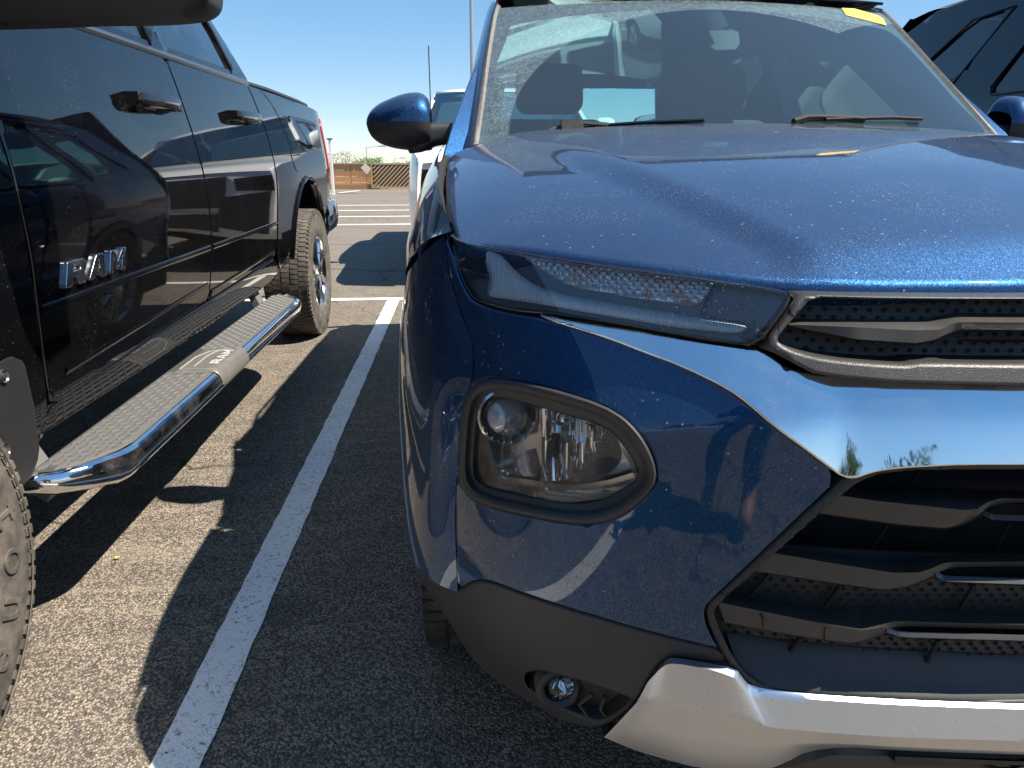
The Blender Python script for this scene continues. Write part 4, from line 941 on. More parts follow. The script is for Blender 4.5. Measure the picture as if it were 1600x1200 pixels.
b = MB(); cw = Vector((XC+.37, 2.72, 1.08)); b.tube([cw+Vector((.185*math.cos(w), -.06*math.sin(w), .175*math.sin(w))) for w in np.linspace(0, 2*math.pi, 33)], .016, 8, cap=False); b.tube([cw+Vector((-.17, 0, 0)), cw+Vector((.17, 0, 0))], .02, 6); b.build('steering_wheel', INT, suv)
mp = [onS(u, v, lambda x, z: Wf(x, z)+.09) for u, v in [(1108, 48), (1108, 72), (1118, 78), (1150, 77), (1156, 68), (1154, 50), (1145, 46)]]
V = [tuple(p) for p in mp]+[tuple(p+np.array([0, .03, 0])) for p in mp]; k = len(mp)
mk('rear_view_mirror', V, [tuple(range(k)), tuple(range(2*k-1, k-1, -1))]+[(i, k+i, k+(i+1) % k, (i+1) % k) for i in range(k)], INT, suv)

# ---- door mirror
YM = 2.25
stn = [(573.2, 189, 193, 196), (576, 181, 192, 206), (582, 172, 192, 216), (594, 162.5, 192, 225), (612, 154, 192, 231), (630, 147.5, 192, 234), (646, 144.5, 192, 235.5), (658, 145, 192, 236), (666, 149, 192, 235.5), (671.5, 157, 192, 235), (674.5, 170, 192, 233)]
dpt = [.012, .035, .055, .075, .09, .10, .104, .104, .10, .095, .088]
def mrails(which):
    R_ = []
    for (u, vt, ve, vb), dp in zip(stn, dpt):
        pe = onY(u, ve, YM); pt = onY(u, vt, YM); pb = onY(u, vb, YM); ring = []
        h = (pt if which else pb)[2]-pe[2]
        for w in np.linspace(-math.pi/2+.0, math.pi/2*1.0, 13):
            # w=-90deg: front at the equator ... +90: back at the equator
            sy = math.sin(w); cz = math.cos(w)
            yy = YM+(.035*sy if sy > 0 else dp*sy); ring.append((pe[0], yy, pe[2]+h*abs(cz)**.75))
        R_.append(ring)
    return R_
cap = loft('mirror_cap', mrails(True), PB, suv, n=26, cross=4, sharp=0)
mlow = loft('mirror_housing', mrails(False), PLK, suv, n=26, cross=4, sharp=0)
e0 = []; 
for (u, t_, b_, hy) in [(640, 212, 240, .03), (652, 196, 239, .05), (664, 193, 236, .058), (680, 192.5, 229, .055), (700, 192, 226, .052), (716, 192, 226, .052)]:
    pt, pb = onY(u, t_, YM-.02), onY(u, b_, YM-.02); c_ = (pt+pb)/2; hz = (pt[2]-pb[2])/2
    e0.append([(c_[0], YM-.02+hy*math.copysign(abs(math.cos(w))**.45, math.cos(w)), c_[2]+hz*math.copysign(abs(math.sin(w))**.45, math.sin(w))) for w in np.linspace(0, 2*math.pi, 33)])
arm = loft('mirror_arm', e0, PLK, suv, n=33, cross=3, smooth=False, sharp=0)
gl_ = [(onY(u, 192, YM)[0], YM+.036, (onY(u, v, YM))[2]) for u, v in [(578, 192), (584, 175), (610, 158), (645, 149), (664, 152), (670, 192), (664, 228), (640, 231), (600, 225), (582, 212)]]
mk('mirror_glass', gl_, [tuple(range(len(gl_)))[::-1]], MIRR, suv)
b = MB(); b.tube([onY(640, 238, YM-.08), onY(632, 222, YM-.095), onY(627, 212, YM-.09), onY(652, 199, YM-.085), onY(656, 193, YM-.08)], .0016, 5); b.build('mirror_seam', DARK, suv)
for q in (cap, mlow, arm): mirror_part(q)
# ---- wheels
RM = chrome('machined_rim', (.45, .45, .46), .2, .2)
wheel(suv, XC-.868, 1.64, .352, .225, .215, -1, TYK, RM, 5, 66)
wheel(suv, XC+.868, 1.64, .352, .225, .215, 1, TYK, RM, 5, 0)
wheel(suv, XC-.885, 4.19, .352, .225, .215, -1, TYK, RM, 5, 0)
wheel(suv, XC+.885, 4.19, .352, .225, .215, 1, TYK, RM, 5, 0)
# ================================================================ BLACK PICKUP
trk = thing('parked_pickup', (-2.0, 3.5, 0), 'glossy black crew-cab pickup with chrome running board, left of the white line', 'pickup truck')
_tz = np.array([.44, .50, .58, .70, .85, 1.0, 1.12, 1.25, 1.36, 1.45, 1.52, 1.6]); _tx = np.array([-1.045, -1.030, -1.008, -.996, -.988, -.981, -.984, -.998, -1.013, -1.027, -1.041, -1.06])
_P = resamp(np.stack([_tz, _tx], 1), 300)
def Gt(Y, Z):
    x = np.interp(Z, _P[:, 0], _P[:, 1]); return x-.035*np.clip((1.9-Y)/1.2, 0, 1)**2*0-.05*np.clip((Y-5.6)/.5, 0, 1)**2
def Mt(a, b, d): return np.stack([Gt(a, b)-d, a, b], 1)
def Mt2(dx): return lambda a, b, d: np.stack([Gt(a, b)+dx-d, a, b], 1)
SEP = .0035
fd = [(1.742, 1.49), (1.742, 1.2), (1.742, 1.05), (1.746, .98), (1.750, .907), (1.745, .80), (1.742, .70), (1.752, .58), (1.80, .565), (2.4, .60), (2.93, .612), (2.96, .70), (3.0, .80), (3.006, .95), (2.985, 1.10), (2.96, 1.25), (2.92, 1.40), (2.89, 1.50)]
truck_mirror = []
def tpart(name, loop, m=PK, bev=.005, sp=.045, ch=0, dx=0, thick=.02, parent=None, mir=True, **kw):
    o = panel(name, loop, Mt2(dx), m, parent or trk, sp=sp, ch=ch, bev=bev, thick=thick, **kw)
    if mir: truck_mirror.append(o)
    return o
door1 = tpart('front_door', [(y+SEP if y < 2.3 else y-SEP, z) for y, z in fd])
rd = [(2.89, 1.50), (2.92, 1.40), (2.96, 1.25), (2.985, 1.10), (3.006, .95), (3.0, .80), (2.96, .70), (2.93, .612), (3.4, .625), (4.02, .64), (4.07, .70), (4.10, .82), (4.13, .98), (4.14, 1.12), (4.09, 1.30), (3.98, 1.46), (3.93, 1.515)]
door2 = tpart('rear_door', [(y+SEP if y < 3.2 else y-SEP, z) for y, z in rd])
tpart('front_fender', [(1.736, 1.40), (1.736, 1.2), (1.738, .98), (1.742, .80), (1.736, .66), (1.745, .50), (1.66, .47), (1.60, .50)]+arc_pts(1.05, .43, .56, 8, 172, 16)+[(.2, .6), (.1, .75), (.05, 1.2), (.3, 1.36), (1.0, 1.40)])
tpart('rocker_panel', [(1.70, .505), (1.752, .572), (2.4, .595), (2.93, .605), (3.4, .617), (4.0, .632), (4.12, .58), (4.10, .512), (3.0, .497)])
bed = tpart('bed_side', [(3.945, 1.50), (3.99, 1.46), (4.10, 1.30), (4.15, 1.12), (4.145, .98), (4.12, .82), (4.09, .68), (4.14, .56), (4.40, .56), (4.44, .62)]+arc_pts(4.98, .50, .53, 168, 0, 18)+[(5.53, .56), (5.80, .60), (5.94, .68), (5.97, .9), (5.99, 1.2), (5.98, 1.45), (5.9, 1.49), (5.3, 1.50)], sp=.05)
b = MB()
lip = [(4.98+.535*math.cos(a), .50+.535*math.sin(a)) for a in np.linspace(math.radians(172), math.radians(3), 28)]
b.tube([(float(Gt(y, z))+.004, y, z) for y, z in lip], .013, 6); truck_mirror.append(b.build('wheel_lip', PK, trk))
# cab and bed gap darkness, wheel wells
b = MB(); b.box((-2.93, 1.75, .55), (-1.07, 3.99, 1.45)); b.box((-2.93, 3.99, .62), (-1.09, 4.42, 1.3)); b.box((-2.93, 5.55, .62), (-1.09, 5.95, 1.3)); b.box((-2.7, .2, .45), (-1.32, 1.8, 1.2)); b.box((-2.62, 4.3, .50), (-1.35, 5.7, 1.3)); b.build('cab_inner_shell', DARK, trk)
b = MB(); b.box((-2.6, .6, .36), (-1.5, 5.8, .55)); b.build('ladder_frame', DARK, trk)
b = MB(); b.tube([(-1.99, 5.02, .42), (-1.2, 5.02, .42)], .06, 8); b.build('rear_axle', DARK, trk)
# mouldings
def strip(name, pts, r, m, parent, n=6, **kw):
    b = MB(); b.tube(pts, r, n); o = b.build(name, m, parent, **kw); return o
GRY = simple('satin_grey_moulding', (.16, .165, .17), .28, .8)
bm_ = loft('belt_moulding', [[(float(Gt(y, 1.50))+.004, y, 1.487+.004*(y-1.75)) for y in np.linspace(1.75, 3.95, 12)], [(float(Gt(y, 1.5))+.008, y, 1.497+.004*(y-1.75)) for y in np.linspace(1.75, 3.95, 12)], [(float(Gt(y, 1.5))-.010, y, 1.520+.004*(y-1.75)) for y in np.linspace(1.75, 3.95, 12)], [(float(Gt(y, 1.5))-.02, y, 1.521+.004*(y-1.75)) for y in np.linspace(1.75, 3.95, 12)]], GRY, trk, n=24); truck_mirror.append(bm_)
for y0, y1, pr_ in ((1.76, 2.985, door1), (3.02, 4.10, door2)):
    o = loft('door_crease', [[(float(Gt(y, .80))+.001, y, .812+.004*y) for y in (y0, y1)], [(float(Gt(y, .80))+.006, y, .803+.004*y) for y in (y0, y1)], [(float(Gt(y, .79))-.001, y, .786+.004*y) for y in (y0, y1)]], PK, pr_, n=8, smooth=False, sharp=0)
for y0, y1, pr_ in ((1.83, 2.93, door1), (2.96, 4.02, door2)):
    o = loft('door_lower_crease', [[(float(Gt(y, .67))+.001, y, z+.03) for y, z in ((y0, .618), (y1, .655))], [(float(Gt(y, .66))+.004, y, z+.02) for y, z in ((y0, .618), (y1, .655))], [(float(Gt(y, .64))-.002, y, z+.008) for y, z in ((y0, .618), (y1, .655))]], PK, pr_, n=8, smooth=False, sharp=0)
# greenhouse
def Gc(Y, Z): return -1.035-.40*np.clip(Z-1.5, 0, 1)**1.15-.10*np.clip((Y-3.4)/.8, 0, 1)**2*np.clip((Z-1.5)*2.5, 0, 1)
def Mc(a, b, d): return np.stack([Gc(a, b)-d, a, b], 1)
wa = [(2.02, 1.535), (2.62, 1.90), (2.77, 1.92), (2.80, 1.535)]; wb = [(2.90, 1.54), (2.87, 1.92), (3.52, 1.90), (3.60, 1.86), (3.70, 1.70), (3.745, 1.545)]
o = panel('cab_side', [(1.72, 1.49), (2.45, 1.97), (2.9, 2.02), (3.4, 2.0), (3.62, 1.93), (3.75, 1.86), (3.92, 1.68), (4.02, 1.49)], Mc, PK, trk, holes=[wa, wb], sp=.06, ch=0, bev=.004, thick=.03); truck_mirror.append(o)
for w in (wa, wb):
    o = panel('side_window', w, lambda a, b, d: Mc(a, b, d+.008), GTINT, trk, sp=.08, ch=0, bev=0, thick=0); truck_mirror.append(o)
strip('window_seal', [(float(Gc(y, z))+.002, y, z) for y, z in [(3.60, 1.86), (3.70, 1.70), (3.745, 1.545)]], .008, GLB, trk)
strip('window_seal', [(float(Gc(y, z))+.002, y, z) for y, z in [(2.79, 1.53), (2.765, 1.90)]], .008, GLB, trk)
# roof, bonnet, tail
st = []
for Y, z in ((2.42, 1.975), (2.6, 2.0), (3.1, 2.035), (3.45, 2.0), (3.60, 1.94)):
    w = 2.0+float(Gc(2.9, z-.01)) ; st.append([(-2.0+w*np.sign(s)*abs(s), Y, z+.03-.03*abs(s)**4) for s in np.linspace(-1, 1, 15)])
loft('roof', st, PK, trk, n=25, cross=3)
loft('windscreen', [[(-2.0+s*.92, 1.70+.12*s*s, 1.45) for s in np.linspace(-1, 1, 11)], [(-2.0+s*.84, 2.42+.1*s*s, 1.985-.03*s*s) for s in np.linspace(-1, 1, 11)]], GTINT, trk, n=21)
loft('bonnet', [[(-2.0+s*.98, .1+.05*s*s, 1.30) for s in np.linspace(-1, 1, 11)], [(-2.0+s*.97, .5, 1.42-.03*s*s) for s in np.linspace(-1, 1, 11)], [(-2.0+s*.97, 1.72+.1*s*s, 1.47-.03*s*s) for s in np.linspace(-1, 1, 11)]], PK, trk, n=21, cross=5)
loft('back_window', [[(-2.9, 4.02, 1.48), (-1.1, 4.02, 1.48)], [(-2.82, 3.62, 1.95), (-1.18, 3.62, 1.95)]], GTINT, trk, n=6)
loft('front_end', [[(-2.0+s*.98, .1+.05*s*s, 1.30) for s in np.linspace(-1, 1, 7)], [(-2.0+s*.98, .02+.08*s*s, .9) for s in np.linspace(-1, 1, 7)], [(-2.0+s*.98, .02+.08*s*s, .45) for s in np.linspace(-1, 1, 7)]], CHR, trk, n=13)
b = MB(); b.box((-2.96, 5.93, .62), (-1.06, 5.99, 1.46)); b.build('tailgate', PK, trk)
b = MB(); b.box((-2.93, 4.0, 1.30), (-1.09, 4.05, 1.50)); b.box((-2.93, 4.0, 1.2), (-1.09, 5.95, 1.3)); b.build('bed_box', DARK, trk)
strip('bed_rail_cap', [(-1.062, 3.98, 1.512), (-1.060, 4.4, 1.518), (-1.062, 5.2, 1.515), (-1.066, 5.55, 1.508)], .014, PLK, trk)
b = MB(); b.box((-1.35, 4.55, 1.505), (-1.12, 4.85, 1.545)); b.build('bed_cap_latch', PW, trk)
o = panel('tail_lamp', [(5.86, 1.05), (5.84, 1.40), (5.93, 1.44), (5.985, 1.44), (5.985, 1.05)], Mt2(.008), RED_M, trk, sp=.05, ch=0, bev=.006, thick=.02); truck_mirror.append(o)
fdr = panel('fuel_door', [(4.70+.115*math.cos(w), 1.17+.10*math.sin(w)) for w in np.linspace(0, 2*math.pi, 20, endpoint=False)], Mt2(.003), PK, trk, sp=.03, ch=0, bev=.004, thick=.01)
# rear bumper
rb = []
for z, ins in ((.84, .03), (.83, .0), (.74, -.015), (.64, .0), (.60, .04)):
    rb.append([(-1.00-ins, 5.72, z), (-.985-ins, 5.95, z), (-1.0-ins, 6.12, z), (-1.10, 6.24-ins, z), (-1.3, 6.30-ins, z), (-2.0, 6.32-ins, z), (-2.7, 6.30-ins, z), (-2.9, 6.24-ins, z), (-3.0+ins, 6.12, z), (-3.015+ins, 5.95, z), (-3.0+ins, 5.72, z)])
loft('rear_bumper', rb, CHR, trk, n=61, cross=3, smooth=True)
# handles
def handle(y0, y1, z, parent):
    gx = float(Gt((y0+y1)/2, z)); 
    rails = []
    for w in np.linspace(0, 2*math.pi, 13):
        r_ = []
        for t in np.linspace(0, 1, 12):
            y = y0+(y1-y0)*t; e = (1-abs(2*t-1)**6)**.5
            bow = .040+.010*math.sin(math.pi*t)
            r_.append((gx+bow+.011*math.cos(w)*e, y, z+.012*t+.024*math.sin(w)*e*(1 if t < .85 else .9)))
        rails.append(r_)
    h = loft('door_handle', rails, GLB, parent, n=24, smooth=True, sharp=0)
    b = MB()
    for yy in (y0+.035, y1-.035): b.box((gx-.01, yy-.028, z-.016), (gx+.04, yy+.028, z+.024))
    hb = b.build('handle_base', GLB, h, kind='stuff')
    b = MB(); c_ = ((y0+y1)/2, z+.003)
    b.add([(gx+.0025, c_[0]+.06*math.cos(w), c_[1]+.028*math.sin(w)) for w in np.linspace(0, 2*math.pi, 24, endpoint=False)], [tuple(range(24))]); b.build('handle_cup', DARK, h, smooth=False)
    return h
handle(2.43, 2.80, 1.322, door1); handle(3.47, 3.90, 1.330, door2)
# emblem
LET = {'R': ([(0, 0), (0, 1), (.8, 1), (1, .86), (1, .52), (.84, .38), (1.02, 0), (.70, 0), (.54, .34), (.32, .34), (.32, 0)], [(.32, .58), (.32, .78), (.70, .78), (.70, .58)]),
       'A': ([(0, 0), (.34, 1), (.72, 1), (1.02, 0), (.70, 0), (.65, .2), (.36, .2), (.30, 0)], [(.43, .42), (.52, .74), (.59, .42)]),
       'M': ([(0, 0), (0, 1), (.24, 1), (.5, .48), (.76, 1), (1, 1), (1, 0), (.78, 0), (.78, .62), (.56, .14), (.44, .14), (.22, .62), (.22, 0)], None)}
def ram(y0, z0, w, h, gap, dx, parent, m, shear=.22, top=False, th=.009):
    for i, c_ in enumerate('RAM'):
        L, H = LET[c_]
        f = lambda P: [(y0+i*(w+gap)+(x+shear*y)*w, z0+y*h) for x, y in P]
        if top: M_ = lambda a, b, d: np.stack([dx+b, a, TOPZ+.0-d], 1)
        else: M_ = Mt2(dx)
        panel('letter', f(L), M_, m, parent, holes=[f(H)] if H else [], sp=.01, ch=0, bev=.0016, thick=th, rnd=1.)
emb = strip('emblem_backing', [(float(Gt(1.9, .86))-.004, 1.88, .86), (float(Gt(1.9, .86))-.004, 2.15, .86)], .002, DARK, door1)
CHB_ = chrome('emblem_chrome', (.85, .87, .89), .06, .06)
ram(1.862, .842, .098, .062, .020, .010, door1, CHB_)
# mud flap with screws
FLP = plastic('flare_plastic', (.011, .011, .012), .55, dust=.02)
flap = panel('wheel_flare', [(1.53, .735), (1.60, .742), (1.648, .735), (1.665, .70), (1.668, .60), (1.655, .50), (1.625, .452), (1.56, .440), (1.50, .45), (1.44, .50)]+arc_pts(1.05, .43, .49, 12, 36, 4), lambda a, b, d: np.stack([-.992+.0*a-d, a, b], 1), FLP, trk, sp=.03, ch=0, bev=.012, thick=.05)
b = MB()
for (u, v) in ((3, 588), (5, 703)):
    p = onX(u+2, v, -.990); b.lathe([(.004, .0001), (.004, .006), (.001, .007), (.001, .012), (.004, .014), (-.004, .016)][::-1], tuple(p), 'X', 16)
b.build('flare_screws', GRY, flap, kind='stuff')
# running board
TOPZ = .438
ST = [(1.60, -1.03, .004), (1.615, -.985, .015), (1.64, -.945, .022), (1.70, -.885, .028), (1.755, -.848, .032), (1.80, -.840, .033), (2.4, -.838, .033), (3.2, -.838, .033), (3.80, -.838, .033), (3.88, -.85, .03), (3.97, -.90, .024), (4.03, -.96, .012)]
XI = -1.035; secs = []
for y, xo_, hh in ST:
    w = xo_-XI; c_ = min(.040, w*.8)
    sec = [(XI, TOPZ-.004), (xo_-c_, TOPZ), (xo_-c_*.72, TOPZ+.006), (xo_-c_*.30, TOPZ+.001), (xo_-.002, TOPZ-hh*.5), (xo_, TOPZ-hh*1.0), (xo_-.006, TOPZ-hh*1.7), (xo_-c_*.6, TOPZ-hh*2.25), (xo_-c_*1.2, TOPZ-hh*2.4), (XI, TOPZ-hh*2.0)]
    secs.append([(x, y, z) for x, z in sec])
rails = [[s[i] for s in secs] for i in range(len(secs[0]))]
rb_ = loft('running_board', rails, CHR, trk, n=90, cross=3, smooth=False, sharp=30, closed=False, caps=True)
TRD = plastic('step_tread_plastic', (.03, .03, .031), .5, 600, .3, dust=.12, dcol=(.34, .33, .31))
TRS = plastic('worn_tread_stud', (.085, .085, .084), .28, 500, .2, dust=.12, dcol=(.42, .40, .37))
def tread_poly(y0, y1, xin, xout, ne=None):
    return [(xin, y0), (xout, y0), (xout, y1), (xin, y1)]
def inner_x(y): return np.interp(y, [1.63, 1.70, 1.80, 3.82, 3.93], [-.98, -.92, -.870, -.870, -.92])
b = MB(); ny = 80; yy = np.r_[np.linspace(1.645, 3.97, ny)]
V = []
for y in yy: V += [(XI+.008, y, TOPZ+.0035), (inner_x(y)-.002, y, TOPZ+.0055)]
b.add(V, [(2*i, 2*i+1, 2*i+3, 2*i+2) for i in range(ny-1)]); base_t = b.build('step_tread', TRD, rb_, smooth=False)
b = MB(); nrow = 7; rw = .0205
for r_ in range(nrow):
    xc_ = -.885-r_*rw; y = 1.66+(.028 if r_ % 2 else 0)
    while y < 3.95:
        if inner_x(y+.02) > xc_+rw*.4 and not (2.47 < y+.02 < 2.80) :
            w_, l_ = rw*.36, .0215; z0, z1 = TOPZ+.0045, TOPZ+.0095; cy_ = y+.02; sk = .004
            V = [(xc_-w_, cy_-l_-sk, z0), (xc_+w_, cy_-l_+sk, z0), (xc_+w_, cy_+l_+sk, z0), (xc_-w_, cy_+l_-sk, z0), (xc_-w_*.7, cy_-l_*.85-sk, z1), (xc_+w_*.7, cy_-l_*.85+sk, z1), (xc_+w_*.7, cy_+l_*.85+sk, z1), (xc_-w_*.7, cy_+l_*.85-sk, z1)]
            b.add(V, [(0, 1, 5, 4), (1, 2, 6, 5), (2, 3, 7, 6), (3, 0, 4, 7), (4, 5, 6, 7)])
        y += .055
b.build('tread_studs', TRS, rb_, kind='stuff', sharp=20)
for xx in (-.889, -.881):
    strip('tread_ridge', [(inner_x(y)+(xx+.885)*1.0, y, TOPZ+.006) for y in np.linspace(1.66, 3.92, 40)], .0028, TRS, rb_)
# centre cap with the word
capr = []
for y, k_ in ((2.47, 0), (2.475, .6), (2.49, 1), (2.78, 1), (2.795, .6), (2.80, 0)):
    capr.append([(x, y, z) for x, z in [(-1.0, TOPZ+.004), (-.99, TOPZ+.004+.006*k_), (-.90, TOPZ+.006+.008*k_), (-.87, TOPZ+.009+.008*k_), (-.848, TOPZ+.002+.008*k_), (-.836+.006*k_, TOPZ-.02), (-.834+.006*k_, TOPZ-.04)]])
cp = loft('step_badge_cap', capr, plastic('dusty_cap_plastic', (.06, .06, .062), .4, dust=.4), rb_, n=22, smooth=True, sharp=40)
PALE = plastic('worn_silver_print', (.38, .38, .37), .5, dust=.2)
_tz0 = TOPZ; TOPZ_L = TOPZ
for i, c_ in enumerate('RAM'):
    L, H = LET[c_]; w, h = .058, .036
    f = lambda P: [(2.545+i*.066+(x+.15*y)*w, -.868-y*h*1.0) for x, y in P]
    f2_ = lambda P: [(a, b_) for a, b_ in f(P)]
    panel('letter', f2_(L), lambda a, b, d: np.stack([b, a, np.interp(b, [-.99, -.90, -.87, -.848], [TOPZ+.010, TOPZ+.014, TOPZ+.017, TOPZ+.010])+.0015-d], 1), PALE, cp, holes=[f2_(H)] if H else [], sp=.01, ch=0, bev=.0005, thick=.003)
for L_ in ([(-.985, 2.5), (-.985, 2.66), (-.96, 2.74), (-.86, 2.785)], [(-.945, 2.53), (-.945, 2.68), (-.93, 2.74), (-.86, 2.768)], [(-.985, 2.495), (-.93, 2.487), (-.86, 2.484)]):
    strip('badge_outline', [(x, y, float(np.interp(x, [-.99, -.90, -.87, -.848], [TOPZ+.010, TOPZ+.014, TOPZ+.017, TOPZ+.010]))+.001) for x, y in L_], .0018, PALE, cp, n=4)
ALU = plastic('bracket_metal', (.12, .12, .12), .45, dust=.1)
for y in (1.70, 3.80):
    V = []
    for x, z in ((-.985, .395), (-1.03, .425), (-1.065, .50), (-1.10, .555)): V += [(x, y-.045, z), (x, y+.045, z), (x-.02, y-.045, z-.035), (x-.02, y+.045, z-.035)]
    Fc = []
    for i in range(3): a = 4*i; Fc += [(a, a+1, a+5, a+4), (a+2, a+6, a+7, a+3), (a, a+4, a+6, a+2), (a+1, a+3, a+7, a+5)]
    mk('step_bracket', V, Fc+[(0, 2, 3, 1), (12, 13, 15, 14)], ALU, trk, sharp=10)
# towing mirror (seen from below)
mz = []
for (u0, v0, u1, v1) in []: pass
secs = []
MX = -.64
for t, (y, zc_, hy, hz) in enumerate([(1.07, 1.37, .004, .02), (1.075, 1.45, 0, 0)]): pass
pts_b = [(-60, 34), (0, 33), (60, 31), (110, 29), (150, 28), (200, 27.5), (240, 26.5), (280, 23.5), (305, 19), (319, 11), (326, 0), (328, -20)]
bot = [onY(u, v, 1.62) for u, v in pts_b]
def _mir():
    # closed block below the picture's top edge: bottom outline at the back plane, front lower
    n = len(bot); V = []; lev = [(0, .0, 0), (.02, -.02, .012), (.10, -.07, .018), (.20, -.09, .02), (.34, -.06, .0)]
    R_ = []
    cx = -1.2
    for dz, dy, dx in lev: R_.append([(p[0]-(.03 if dz == 0 else 0)*0+dx*min(1, (p[0]+1.25)*3), 1.62+dy, p[2]+dz) for p in bot])
    back = [[(p[0]-.01, 1.74, p[2]+.004) for p in bot], [(p[0]-.01, 1.75, p[2]+.34) for p in bot]]
    return R_, back
R_, back = _mir()
allr = [back[1], back[0]]+R_
mir = loft('towing_mirror', allr, PLK, trk, n=60, cross=1, smooth=True, sharp=45)
mk('mirror_top', [tuple(p) for p in [R_[-1][0], R_[-1][-1], back[1][-1], back[1][0]]], [(0, 1, 2, 3)], PLK, mir, smooth=False)
b = MB(); b.tube([(bot[0][0]-.05, 1.68, 1.50), (-1.08, 1.80, 1.50)], .05, 8); b.tube([onY(-5, 36, 1.66), onY(6, 33, 1.66)], .012, 6); b.build('mirror_arm', PLK, mir)
for o in truck_mirror: mirror_part(o)
# wheels
TRM_ = chrome('polished_rim', (.80, .80, .80), .09, .12)
wheel(trk, -.955, 4.99, .415, .27, .235, 1, TY, TRM_, 8, 84, dish=.02, hero=True)
wheel(trk, -3.045, 4.99, .415, .27, .235, -1, TY, TRM_, 8, 0)
wheel(trk, -3.02, 1.04, .425, .27, .235, -1, TY, TRM_, 8, 0)
ft = wheel(trk, -.950, 1.065, .425, .27, .235, 1, TY, TRM_, 8, 84, hero=True)
# raised sidewall lettering
def ring_text(s, cx, cy, cz, rad, a0, size, m, parent, step, dx=.013):
    a = a0
    for ch_ in s:
        cu = bpy.data.curves.new('letter', 'FONT'); cu.body = ch_; cu.size = size; cu.extrude = .0022; cu.bevel_depth = .0009; cu.bevel_resolution = 1; cu.resolution_u = 4; cu.align_x = 'CENTER'; cu.offset = -.0006
        to = bpy.data.objects.new('tmp', cu); me = bpy.data.meshes.new_from_object(to); bpy.data.objects.remove(to); bpy.data.curves.remove(cu)
        # baseline tangent runs clockwise seen from outside (+X looking to -X); up points to the rim
        V = np.array([v.co for v in me.vertices]); 
        if len(V) == 0: continue
        wd = V[:, 0].max()-V[:, 0].min()
        co, si = math.cos(a), math.sin(a); rd_ = np.array([0, co, si]); tg = np.array([0, si, -co])
        P = np.array([cx+dx, cy, cz])+rd_*(rad)+V[:, :1]*tg+V[:, 1:2]*rd_*1.0+V[:, 2:3]*np.array([1., 0, 0])
        mk('letter', P, [list(p.vertices) for p in me.polygons], m, parent, sharp=40); bpy.data.meshes.remove(me)
        a -= step
ring_text('FIRESTONE'.capitalize(), -.950, 1.065, .425, .306, math.radians(90), .112, TY, ft, math.radians(17))
for r_ in (.290, .402):
    b = MB(); b.tube([(-.938, 1.065+r_*math.cos(w), .425+r_*math.sin(w)) for w in np.linspace(0, 2*math.pi, 97)], .0018, 5, cap=False); b.build('sidewall_ring', TY, ft)
